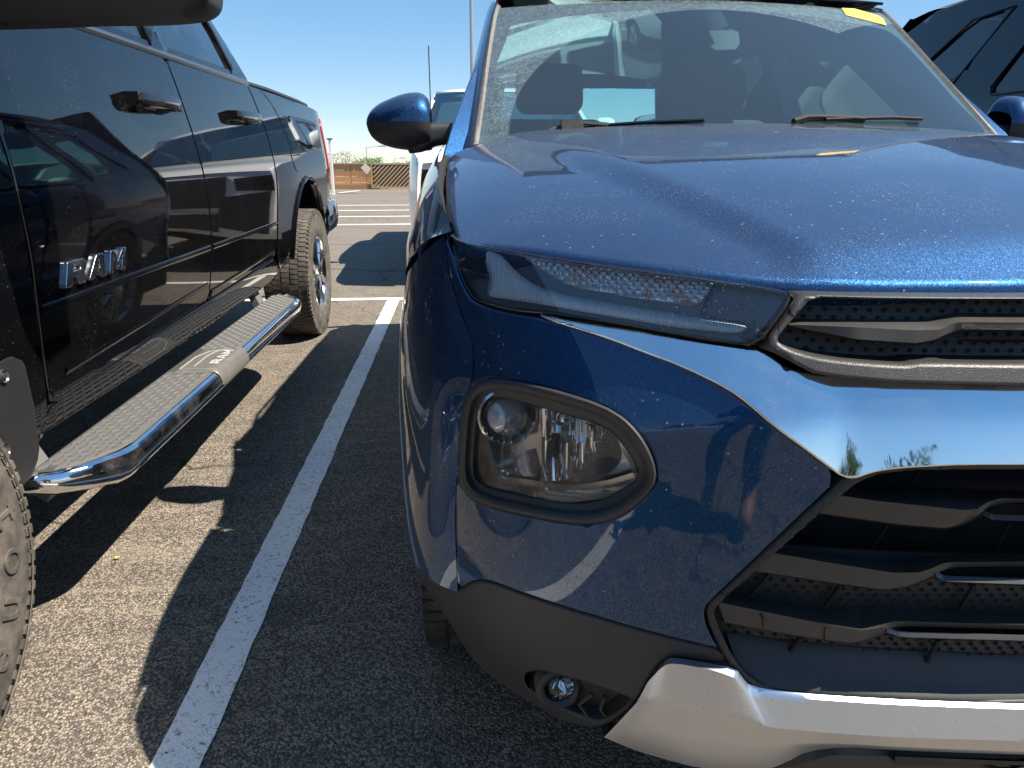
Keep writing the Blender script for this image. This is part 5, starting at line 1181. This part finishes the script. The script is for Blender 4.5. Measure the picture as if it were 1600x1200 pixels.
# ================================================================ OTHER VEHICLES
def car(name, label, cat, xc, y0, W, prof, cab, paint_m, front, wheels, R=.38, group=None, glassm=GTINT):
    """prof: [(y,z)] upper body line from nose to tail; cab: dict(ws=(yb,yt), rear=(yt,yb), zt, tuck)"""
    t = thing(name, (xc, y0+cab['L']/2, 0), label, cat, group); L = cab['L']; hb = W/2; zb = cab['zb']; zt = cab['zt']
    g = lambda z: hb-.05*((z-.75)/.5)**2
    M_ = lambda a, b, d: np.stack([xc-(hb-.06*np.clip(np.abs(b-.78)/.5, 0, 2)**2-.10*np.clip((y0+.45-a)/.45, 0, 1)**2-.08*np.clip((a-(y0+L-.4))/.4, 0, 1)**2)+d, a, b], 1)
    low = [(y0+.02, .42)]
    for wy in wheels: low += arc_pts(y0+wy, R, R*1.16, 172, 8, 12)
    low += [(y0+L-.02, .45)]
    up = [(y0+y, z) for y, z in prof][::-1]
    o = panel('body_side', low+up, M_, paint_m, t, sp=.09, ch=0, bev=.006, thick=.03); mirror_part(o)
    yb, yt = cab['ws']; rt, rb2 = cab['rear']; tk = cab['tuck']
    Mg = lambda a, b, d: np.stack([xc-(hb-.08-tk*np.clip((b-zb)/(zt-zb), 0, 1.2)**1.2)+d, a, b], 1)
    wins = [[(y0+a, b_) for a, b_ in w] for w in cab['wins']]
    o = panel('cabin_side', [(y0+yb-.05, zb-.04), (y0+yt, zt-.03), (y0+(yt+rt)/2, zt+.02), (y0+rt, zt-.03), (y0+rb2+.02, zb-.04)], Mg, paint_m, t, holes=wins, sp=.1, ch=1, bev=.004, thick=.04); mirror_part(o)
    for w in wins:
        q = Mg(np.array([p[0] for p in w]+[w[0][0]]), np.array([p[1] for p in w]+[w[0][1]]), np.full(len(w)+1, -.002)); b = MB(); b.tube([tuple(v) for v in q], .006, 5); o = b.build('window_seal', GLB, t); mirror_part(o)
        o = panel('side_window', w, lambda a, b, d: Mg(a, b, d+.01), glassm, t, sp=.15, ch=0, bev=0, thick=0); mirror_part(o)
    s_ = np.linspace(-1, 1, 11)
    wb, wt = hb-.09, hb-.08-tk-.01
    loft('windscreen', [[(xc+s*wb, y0+yb+.14*s*s, zb-.02) for s in s_], [(xc+s*wt, y0+yt+.06*s*s, zt-.01) for s in s_]], glassm, t, n=21)
    loft('roof', [[(xc+s*wt, y0+yt+.06*s*s, zt-.01-.02*s**4) for s in s_], [(xc+s*wt, y0+yt+.3, zt+.05-.05*s**4) for s in s_], [(xc+s*wt, y0+rt-.3, zt+.05-.05*s**4) for s in s_], [(xc+s*wt, y0+rt, zt-.02*s**4) for s in s_]], paint_m, t, n=21, cross=4)
    loft('back_window', [[(xc+s*wt, y0+rt, zt-.01) for s in s_], [(xc+s*wb, y0+rb2, zb-.02) for s in s_]], glassm, t, n=11)
    zn = prof[0][1]; pz = lambda y: float(np.interp(y, [p[0] for p in prof], [p[1] for p in prof]))
    hr = []
    for y in (0.0, .05, .25, .7, yb*.75, yb+.16): hr.append([(xc+s*(hb-.075-(.05 if y < .1 else 0)), y0+y+(.10*s*s if y < .3 else .05*s*s), pz(y)+.035-.04*abs(s)**3-(.03 if y == 0 else 0)) for s in s_])
    loft('bonnet', hr, paint_m, t, n=31, cross=4)
    if rb2 < L-.4:
        b = MB(); b.box((xc-hb+.12, y0+rb2, .6), (xc+hb-.12, y0+L-.03, zb-.25)); b.build('cargo_bed', DARK, t)
    # nose
    lev = [(zn-.0, .02), (zn-.08, .0), (.75, -.02), (.5, .0), (.36, .06)]
    loft('nose', [[(xc+s*(hb-.10), y0+dy+.12*s*s, z) for s in s_] for z, dy in lev], paint_m, t, n=31, cross=3)
    Mn = lambda a, b, d: np.stack([a, y0-.028+.12*((a-xc)/(hb-.1))**2+d, b], 1)
    for nm, poly, mm in front(xc, hb, zn):
        o = panel(nm, poly, Mn, mm, t, sp=.06, ch=0, bev=.008, thick=.03)
        if nm in ('headlight', 'intake'): mirror_part(o)
    b = MB(); b.box((xc-hb+.25, y0+.25, .28), (xc+hb-.25, y0+L-.1, zb-.3)); b.box((xc-hb+.12, y0+yb-.1, .5), (xc+hb-.12, y0+min(L-.1, rb2), zb-.08)); b.build('inner_shell', DARK, t)
    b = MB(); b.box((xc-hb+.07, y0+L-.06, .4), (xc+hb-.07, y0+L-.0, zb-.06)); b.build('tailgate', paint_m, t)
    for wy in wheels:
        wheel(t, xc-hb+.03, y0+wy, R, .24, R*.58, -1, TYK, RM, 6); wheel(t, xc+hb-.03, y0+wy, R, .24, R*.58, 1, TYK, RM, 6)
    for sgn in (-1, 1):
        c_ = Vector((xc+sgn*(hb+.09), y0+yb+.28, zb+.06))
        rr = []
        for w in np.linspace(0, 2*math.pi, 17): rr.append([(c_.x+dx, c_.y+.07*k_*math.cos(w), c_.z+(.10*k_)*math.sin(w)) for dx, k_ in ((-.11*1, .25), (-.10, .8), (-.05, 1), (.05, 1), (.10, .8), (.11, .2))])
        m_ = loft('door_mirror', rr, PLK if paint_m is not PW else PW, t, n=12, sharp=0)
        b = MB(); b.tube([c_-Vector((sgn*.03, 0, .04)), c_-Vector((sgn*.16, 0, .06))], .025, 6); b.build('mirror_stalk', PLK, m_)
    b = MB()
    for sgn in (-1, 1):
        for yy in cab['h']: b.box((xc+sgn*(hb-.012)-.014, y0+yy, zb-.17), (xc+sgn*(hb-.012)+.014, y0+yy+.16, zb-.14))
    b.build('door_handles', PLK, t, kind='stuff')
    return t
def front_truck(xc, hb, zn):
    return [('headlight', [(xc-hb+.13, zn-.30), (xc-hb+.13, zn-.08), (xc-hb+.50, zn-.10), (xc-hb+.48, zn-.28)], GLB),
            ('grille', [(xc-.42, zn-.50), (xc-.44, zn-.06), (xc+.44, zn-.06), (xc+.42, zn-.50)], PLK),
            ('intake', [(xc-hb+.20, .42), (xc-hb+.18, .84), (xc-hb+.62, .78), (xc-hb+.62, .44)], PLK),
            ('lower_grille', [(xc-.38, .40), (xc-.38, .58), (xc+.38, .58), (xc+.38, .40)], PLK)]
def front_suv(xc, hb, zn):
    return [('headlight', [(xc-hb+.12, zn-.20), (xc-hb+.12, zn-.07), (xc-hb+.45, zn-.10), (xc-hb+.42, zn-.19)], GLB),
            ('grille', [(xc-.40, zn-.40), (xc-.44, zn-.08), (xc+.44, zn-.08), (xc+.40, zn-.40)], PLK),
            ('lower_grille', [(xc-.5, .40), (xc-.5, .55), (xc+.5, .55), (xc+.5, .40)], PLK)]
wt = car('parked_pickup', 'white pickup with dark headlights parked behind the blue SUV, mostly hidden', 'pickup truck', .52, 6.75, 2.0,
    [(0, 1.14), (.15, 1.20), (.8, 1.27), (1.45, 1.36), (1.5, 1.40), (5.2, 1.42)], dict(L=5.3, zb=1.42, zt=1.88, ws=(1.30, 1.98), rear=(3.7, 4.05), tuck=.16, h=(2.7, 3.6),
    wins=[[(1.75, 1.47), (2.2, 1.79), (2.72, 1.81), (2.75, 1.47)], [(2.85, 1.47), (2.84, 1.81), (3.55, 1.79), (3.75, 1.47)]]), PW, front_truck, (1.0, 4.3), R=.42, glassm=glass('pale_reflecting_glass', (.35, .42, .40), 2.5, .12))
b = MB(); b.tube([(-.275, 8.1, 1.40), (-.278, 8.1, 2.25)], .006, 5); b.build('antenna', DARK, wt)
SUVD = dict(L=4.9, zb=1.19, zt=1.74, ws=(1.15, 1.95), rear=(4.35, 4.8), tuck=.15, h=(2.4, 3.35),
    wins=[[(1.85, 1.23), (2.35, 1.60), (2.6, 1.65), (2.62, 1.23)], [(2.72, 1.23), (2.71, 1.66), (3.45, 1.65), (3.55, 1.23)], [(3.65, 1.25), (3.57, 1.63), (4.15, 1.58), (4.35, 1.32)]])
SUVP = [(0, .98), (.12, 1.03), (.6, 1.09), (1.2, 1.15), (1.5, 1.17), (4.8, 1.19), (4.88, 1.1)]
bk = dict(SUVD); bk.update(zb=1.36, zt=1.95, L=4.6, ws=(.85, 1.45), rear=(3.6, 4.3), h=(1.5, 2.4), wins=[[(1.25, 1.44), (1.50, 1.76), (1.68, 1.82), (1.66, 1.44)], [(1.76, 1.44), (1.78, 1.83), (2.36, 1.84), (2.60, 1.48), (2.58, 1.44)], [(2.92, 1.50), (2.66, 1.84), (2.95, 1.83), (3.40, 1.54)]])
car('parked_suv', 'black SUV on the far side of the blue SUV, only side windows showing', 'suv', 3.42, .95, 1.95, [(0, 1.05), (.12, 1.12), (.5, 1.22), (.9, 1.32), (1.2, 1.34), (4.5, 1.36), (4.58, 1.2)], bk, PK, front_suv, (.9, 3.6))
car('parked_suv', 'white SUV in the row behind, seen only through the blue SUV glass', 'suv', 3.35, 7.0, 1.88, SUVP, SUVD, PW, front_suv, (.95, 3.8))

# ================================================================ BACKGROUND
# timber wall
fence = thing('timber_fence', (-5.2, 30.3, 0), 'low fence of horizontal orange-brown boards at the far edge of the car park', 'fence')
for r_ in range(4):
    for k in range(4):
        x0 = -8.6+k*1.45; b = MB(); z0 = .02+r_*.235; b.box((x0+.005, 30.2+random.uniform(-.006, .006), z0), (x0+1.44, 30.24, z0+.222)); b.build('board', WD[(r_+k*2) % 2], fence, smooth=False)
for k in range(5):
    b = MB(); b.box((-8.65+k*1.45-.04, 30.25, 0), (-8.65+k*1.45+.05, 30.35, .95)); b.build('post', WD[0], fence, smooth=False)
b = MB(); b.box((-8.7, 30.16, .945), (-2.85, 30.36, .985)); b.build('cap_rail', TAN, fence, smooth=False)
b = MB(); b.box((-8.7, 29.85, .0), (-3.1, 30.19, .20)); b.build('base_step', WD[0], fence, smooth=False)
lat = thing('lattice_panel', (-2.0, 29.8, 0), 'tan slatted panel with diagonal laths beside the timber fence', 'lattice panel')
x0, x1, z0, z1 = -3.42, 1.5, .10, .93; yl = 29.8
b = MB(); b.box((x0, yl, z1), (x1, yl+.06, z1+.06)); b.build('top_rail', TAN, lat, smooth=False)
b = MB(); b.box((x0, yl, z0-.06), (x1, yl+.06, z0)); b.build('bottom_rail', TAN, lat, smooth=False)
b = MB(); b.box((x0, yl, z0), (x0+.05, yl+.06, z1)); b.build('side_rail', TAN, lat, smooth=False)
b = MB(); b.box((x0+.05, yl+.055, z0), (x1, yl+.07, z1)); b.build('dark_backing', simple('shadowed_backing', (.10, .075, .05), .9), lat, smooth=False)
k = 0; xx = x0-.8; slm = None
while xx < x1:
    a = max(xx, x0+.05); za = z0+(a-xx)*1.0; bx = xx+.83; zb_ = z1
    if bx > x1: zb_ = z0+(x1-xx); bx = x1
    if za < z1 and a < bx:
        w_ = .075; V = [(a, yl+dy, za) for dy in (.01, .045)]+[(min(a+w_, x1), yl+dy, za) for dy in (.01, .045)]+[(bx, yl+dy, zb_) for dy in (.01, .045)]+[(min(bx+w_, x1), yl+dy, zb_) for dy in (.01, .045)]
        mk('lath', V, [(0, 2, 6, 4), (1, 5, 7, 3), (0, 4, 5, 1), (2, 3, 7, 6)], TAN, lat, smooth=False)
    xx += .165
sg = thing('diamond_sign', (-3.58, 29.6, 0), 'blank pale diamond-shaped sign standing between the timber fence and the slatted panel', 'sign')
mk('sign_face', [(-3.58+dx, 29.6+dy, .78+dz) for dy in (0, .02) for dx, dz in ((.03, -.21), (.20, 0), (-.02, .21), (-.20, .03))], [(0, 1, 2, 3), (7, 6, 5, 4), (0, 4, 5, 1), (1, 5, 6, 2), (2, 6, 7, 3), (3, 7, 4, 0)], simple('pale_sign_face', (.62, .58, .48), .6), sg, smooth=False)
b = MB(); b.tube([(-3.58, 29.65, 0), (-3.58, 29.65, .9)], .015, 6); b.build('sign_post', GRY, sg)
# kerb and far ground strip
b = MB(); b.box((-60, 31.5, 0), (60, 31.7, .14)); b.build('far_kerb', simple('concrete', (.36, .34, .31), .85), kind='structure', smooth=False)
V = [(s*700, y, z) for y, z in ((31.6, -.01), (60, -1.2), (150, -3.5), (600, -9)) for s in (-1, 1)]
mk('desert_ground', V, [(0, 1, 3, 2), (2, 3, 5, 4), (4, 5, 7, 6)], simple('dry_ground', (.30, .25, .19), .95), kind='structure', smooth=False)
LEAF = simple('green_leaves', (.075, .13, .03), .6); LEAF2 = simple('dry_olive_leaves', (.12, .13, .07), .7); BARK = simple('bark', (.14, .11, .085), .9)
def tree(x, y, h, w, n, label, lm, sparse=False, tf=.35, group='trees beyond the fence', z0=0):
    t = thing('tree', (x, y, z0), label, 'tree', group); b = MB(); top = Vector((x, y, z0+h*tf+.3))
    b.tube([(x, y, z0), (x+.02, y, z0+h*tf*.6), top], [.16*h/5, .12*h/5, .08*h/5], 7)
    r0 = random.Random(int(abs(x*97+y))); cl = []
    for k in range(9):
        a = r0.uniform(0, 6.28); e = top+Vector((math.cos(a)*w*.38*r0.uniform(.4, 1), math.sin(a)*w*.38*r0.uniform(.4, 1), h*(1-tf)*r0.uniform(.3, .85))); b.tube([top-Vector((0, 0, .3)), (top+e)/2+Vector((0, 0, .1)), e], [.05*h/5, .035*h/5, .015*h/5], 5); cl.append(e)
    b.build('trunk', BARK, t)
    V = []; F_ = []
    for k in range(34): cl.append(top+Vector((r0.gauss(0, w*.26), r0.gauss(0, w*.26), h*(1-tf)*(.1+.75*r0.random()))))
    for q in range(n):
        c_ = r0.choice(cl); s = (.16 if not sparse else .10)*h/4; p = c_+Vector((r0.gauss(0, 1), r0.gauss(0, 1), r0.gauss(0, .7)))*w*(.085 if not sparse else .11)
        u_ = Vector((r0.gauss(0, 1), r0.gauss(0, 1), r0.gauss(0, 1))).normalized(); v_ = u_.orthogonal().normalized(); i = len(V)
        V += [tuple(p-u_*s), tuple(p+v_*s*.5), tuple(p+u_*s), tuple(p-v_*s*.5)]; F_.append((i, i+1, i+2, i+3))
    mk('crown', V, F_, lm, t, smooth=False)
tree(-5.55, 48, 1.75, 2.3, 2600, 'rounded bright green tree beyond the far fence, left of the door mirror', LEAF, tf=.05, z0=-.75)
tree(-4.2, 50, 1.5, 1.5, 1500, 'smaller green bush-like tree right of the bright green tree', LEAF, tf=.05, z0=-.8)
tree(-2.5, 48, 1.9, 1.7, 2200, 'green tree just under the blue door mirror', LEAF, tf=.05, z0=-.75)
tree(-7.1, 48, 2.2, 1.5, 330, 'thin half-bare tree with sparse crown beyond the fence', LEAF2, True, z0=-.75)
tree(-8.1, 50, 2.1, 1.3, 260, 'low sparse dry tree beside the pickup tail, leftmost beyond the fence', LEAF2, True, z0=-.75)
tree(-6.35, 49, 1.7, 1.0, 220, 'smallest sparse shrub-like tree next to the distant lamp post', LEAF2, True, z0=-.75)
# trees reflected in the paintwork, behind the camera
for i, (x, y, h, w) in enumerate([(-9, -26, 5.2, 6), (-2, -31, 4.2, 6), (6, -28, 5.2, 6.5), (13, -32, 4.5, 7), (-17, -28, 5, 6)]):
    tree(x, y, h, w, 2200, ['round-crowned tree across the lot behind the camera, left of the middle', 'shorter tree directly across the lot behind the camera', 'tallest tree across the lot behind the camera', 'wide tree across the lot behind the camera, far right', 'tree across the lot behind the camera, far left'][i], LEAF, tf=.3, group='trees across the lot')
GALV = simple('galvanised_steel', (.42, .43, .44), .4, .7)
def lamp_post(x, y, h, r, label, arm=1.2, name='lamp_post'):
    t = thing(name, (x, y, 0), label, 'lamp post', 'lamp posts around the car park'); b = MB(); b.tube([(x, y, 0), (x, y, h*.5), (x, y, h)], [r*1.25, r, r*.75], 10); b.build('pole', GALV, t)
    b = MB(); b.tube([(x, y, h-.1), (x+arm, y, h+.05)], r*.5, 6); b.build('arm', GALV, t)
    b = MB(); b.box((x+arm-.1, y-.15, h-.03), (x+arm+.6, y+.15, h+.09)); b.build('lamp_head', GALV, t)
lamp_post(.50, 25, 9.0, .06, 'tall grey lamp post rising behind the blue SUV roof pillar', 1.3)
lamp_post(-9.05, 76, 2.3, .05, 'distant thin lamp post standing above the timber fence', 1.3)
lamp_post(-8.3, 100, 1.2, .05, 'farthest small lamp post between the two green trees', .8)
lamp_post(-4.25, 80, 2.5, .04, 'thin lamp post just below the blue door mirror', .2)
lamp_post(-4.5, -20, 8, .09, 'lamp post across the lot behind the camera', 1.4)
wp = thing('white_post', (-4.13, 25, 0), 'slim white post with dark cap just right of the pickup tail', 'post'); b = MB(); b.box((-4.17, 24.96, 0), (-4.09, 25.04, 1.74)); b.build('shaft', simple('white_post_paint', (.75, .75, .75), .5), wp, smooth=False)
b = MB(); b.box((-4.21, 24.92, 1.74), (-4.05, 25.08, 1.78)); b.build('cap', DARK, wp, smooth=False)

# ================================================================ PHOTOGRAPHER (seen in the paint and chrome)
ps = thing('person', (.12, -.42, 0), 'person in dark top and blue jeans holding a phone, reflected in the blue paintwork', 'person')
SKIN = simple('skin', (.50, .27, .18), .5); SHIRT = simple('dark_shirt', (.06, .06, .065), .8); JEAN = simple('blue_jeans', (.05, .07, .12), .85); HAIR = simple('dark_hair', (.03, .02, .015), .6)
def skin(name, pts, edges, rad, m, parent, sub=2, root=0):
    me = bpy.data.meshes.new(name); o = bpy.data.objects.new(name, me); COL.objects.link(o); o.parent = parent; ORG[o.name] = ORG[parent.name]
    me.from_pydata((np.array(pts, float)-ORG[parent.name]).tolist(), edges, []); me.materials.append(m)
    md = o.modifiers.new('skin', 'SKIN'); md.use_smooth_shade = True
    for i, r in enumerate(rad): me.skin_vertices[0].data[i].radius = (r, r) if not isinstance(r, tuple) else r; me.skin_vertices[0].data[i].use_root = (i == root)
    s_ = o.modifiers.new('smooth', 'SUBSURF'); s_.levels = sub; s_.render_levels = sub; return o
px_, py_ = .12, -.42
P = [(px_, py_, .96), (px_, py_, 1.15), (px_, py_+.0, 1.34), (px_, py_+.02, 1.46), (px_, py_+.04, 1.54), (px_, py_+.06, 1.63), (px_, py_+.065, 1.72),
     (px_-.10, py_, .90), (px_-.12, py_+.02, .52), (px_-.13, py_, .11), (px_-.13, py_+.12, .04), (px_+.10, py_, .90), (px_+.12, py_+.02, .52), (px_+.13, py_, .11), (px_+.13, py_+.12, .04),
     (px_-.18, py_, 1.40), (px_-.27, py_+.06, 1.16), (px_-.17, py_+.24, 1.13), (px_+.18, py_, 1.40), (px_+.24, py_+.06, 1.16), (px_+.07, py_+.25, 1.12)]
E_ = [(0, 1), (1, 2), (2, 3), (3, 4), (4, 5), (5, 6), (0, 7), (7, 8), (8, 9), (9, 10), (0, 11), (11, 12), (12, 13), (13, 14), (2, 15), (15, 16), (16, 17), (2, 18), (18, 19), (19, 20)]
skin('body', P, E_, [(.16, .11), (.15, .10), (.17, .11), .06, .055, .095, .07, .09, .06, .045, .045, .09, .06, .045, .045, .06, .045, .03, .06, .045, .03], SKIN, ps)
skin('shirt', [(px_, py_, .98), (px_, py_, 1.18), (px_, py_, 1.38), (px_-.19, py_, 1.40), (px_-.25, py_+.03, 1.24), (px_+.19, py_, 1.40), (px_+.23, py_+.03, 1.24)], [(0, 1), (1, 2), (2, 3), (3, 4), (2, 5), (5, 6)], [(.18, .13), (.17, .125), (.18, .12), .075, .065, .075, .065], SHIRT, ps)
skin('jeans', [(px_, py_, .98), (px_-.10, py_, .88), (px_-.12, py_+.02, .52), (px_-.13, py_, .12), (px_+.10, py_, .88), (px_+.12, py_+.02, .52), (px_+.13, py_, .12)], [(0, 1), (1, 2), (2, 3), (0, 4), (4, 5), (5, 6)], [(.17, .125), .105, .075, .065, .105, .075, .065], JEAN, ps)
skin('hair', [(px_, py_+.01, 1.64), (px_, py_+.03, 1.74), (px_, py_+.07, 1.79)], [(0, 1), (1, 2)], [.085, .095, .07], HAIR, ps)
for sx, hx_ in ((-1, px_-.17), (1, px_+.07)):
    for k in range(4):
        bx = hx_-sx*.0; skin('finger', [(bx, py_+.24, 1.125-.016*k+.02), (bx-sx*.03, py_+.285, 1.13-.018*k+.02), (bx-sx*-.01, py_+.33, 1.13-.018*k+.02), (bx+sx*-.035, py_+.345, 1.13-.018*k+.02)], [(0, 1), (1, 2), (2, 3)], [.011, .0095, .009, .008], SKIN, ps, 1)
    skin('thumb', [(hx_, py_+.235, 1.14), (hx_-sx*.03, py_+.27, 1.165), (hx_-sx*.05, py_+.30, 1.17)], [(0, 1), (1, 2)], [.013, .012, .01], SKIN, ps, 1)
ph = thing('phone', (0, -.05, 1.15), 'dark phone held sideways in both hands by the person', 'phone')
b = MB(); b.box((-.155+.09, -.085, 1.105), (.085, -.076, 1.18)); o = b.build('phone_body', GLB, ph); md = o.modifiers.new('round', 'BEVEL'); md.width = .003; md.segments = 2

lf = thing('fallen_leaf', (0, 0, 0), 'small yellow fallen leaf on the sunlit asphalt below the running board', 'leaf')
p = onZ(183, 872, .006); mk('leaf_blade', [(p[0]-.009, p[1], .012), (p[0], p[1]-.006, .007), (p[0]+.011, p[1]+.002, .011), (p[0]+.001, p[1]+.009, .008)], [(0, 1, 2, 3)], simple('yellow_leaf', (.55, .38, .05), .6), lf, smooth=False)
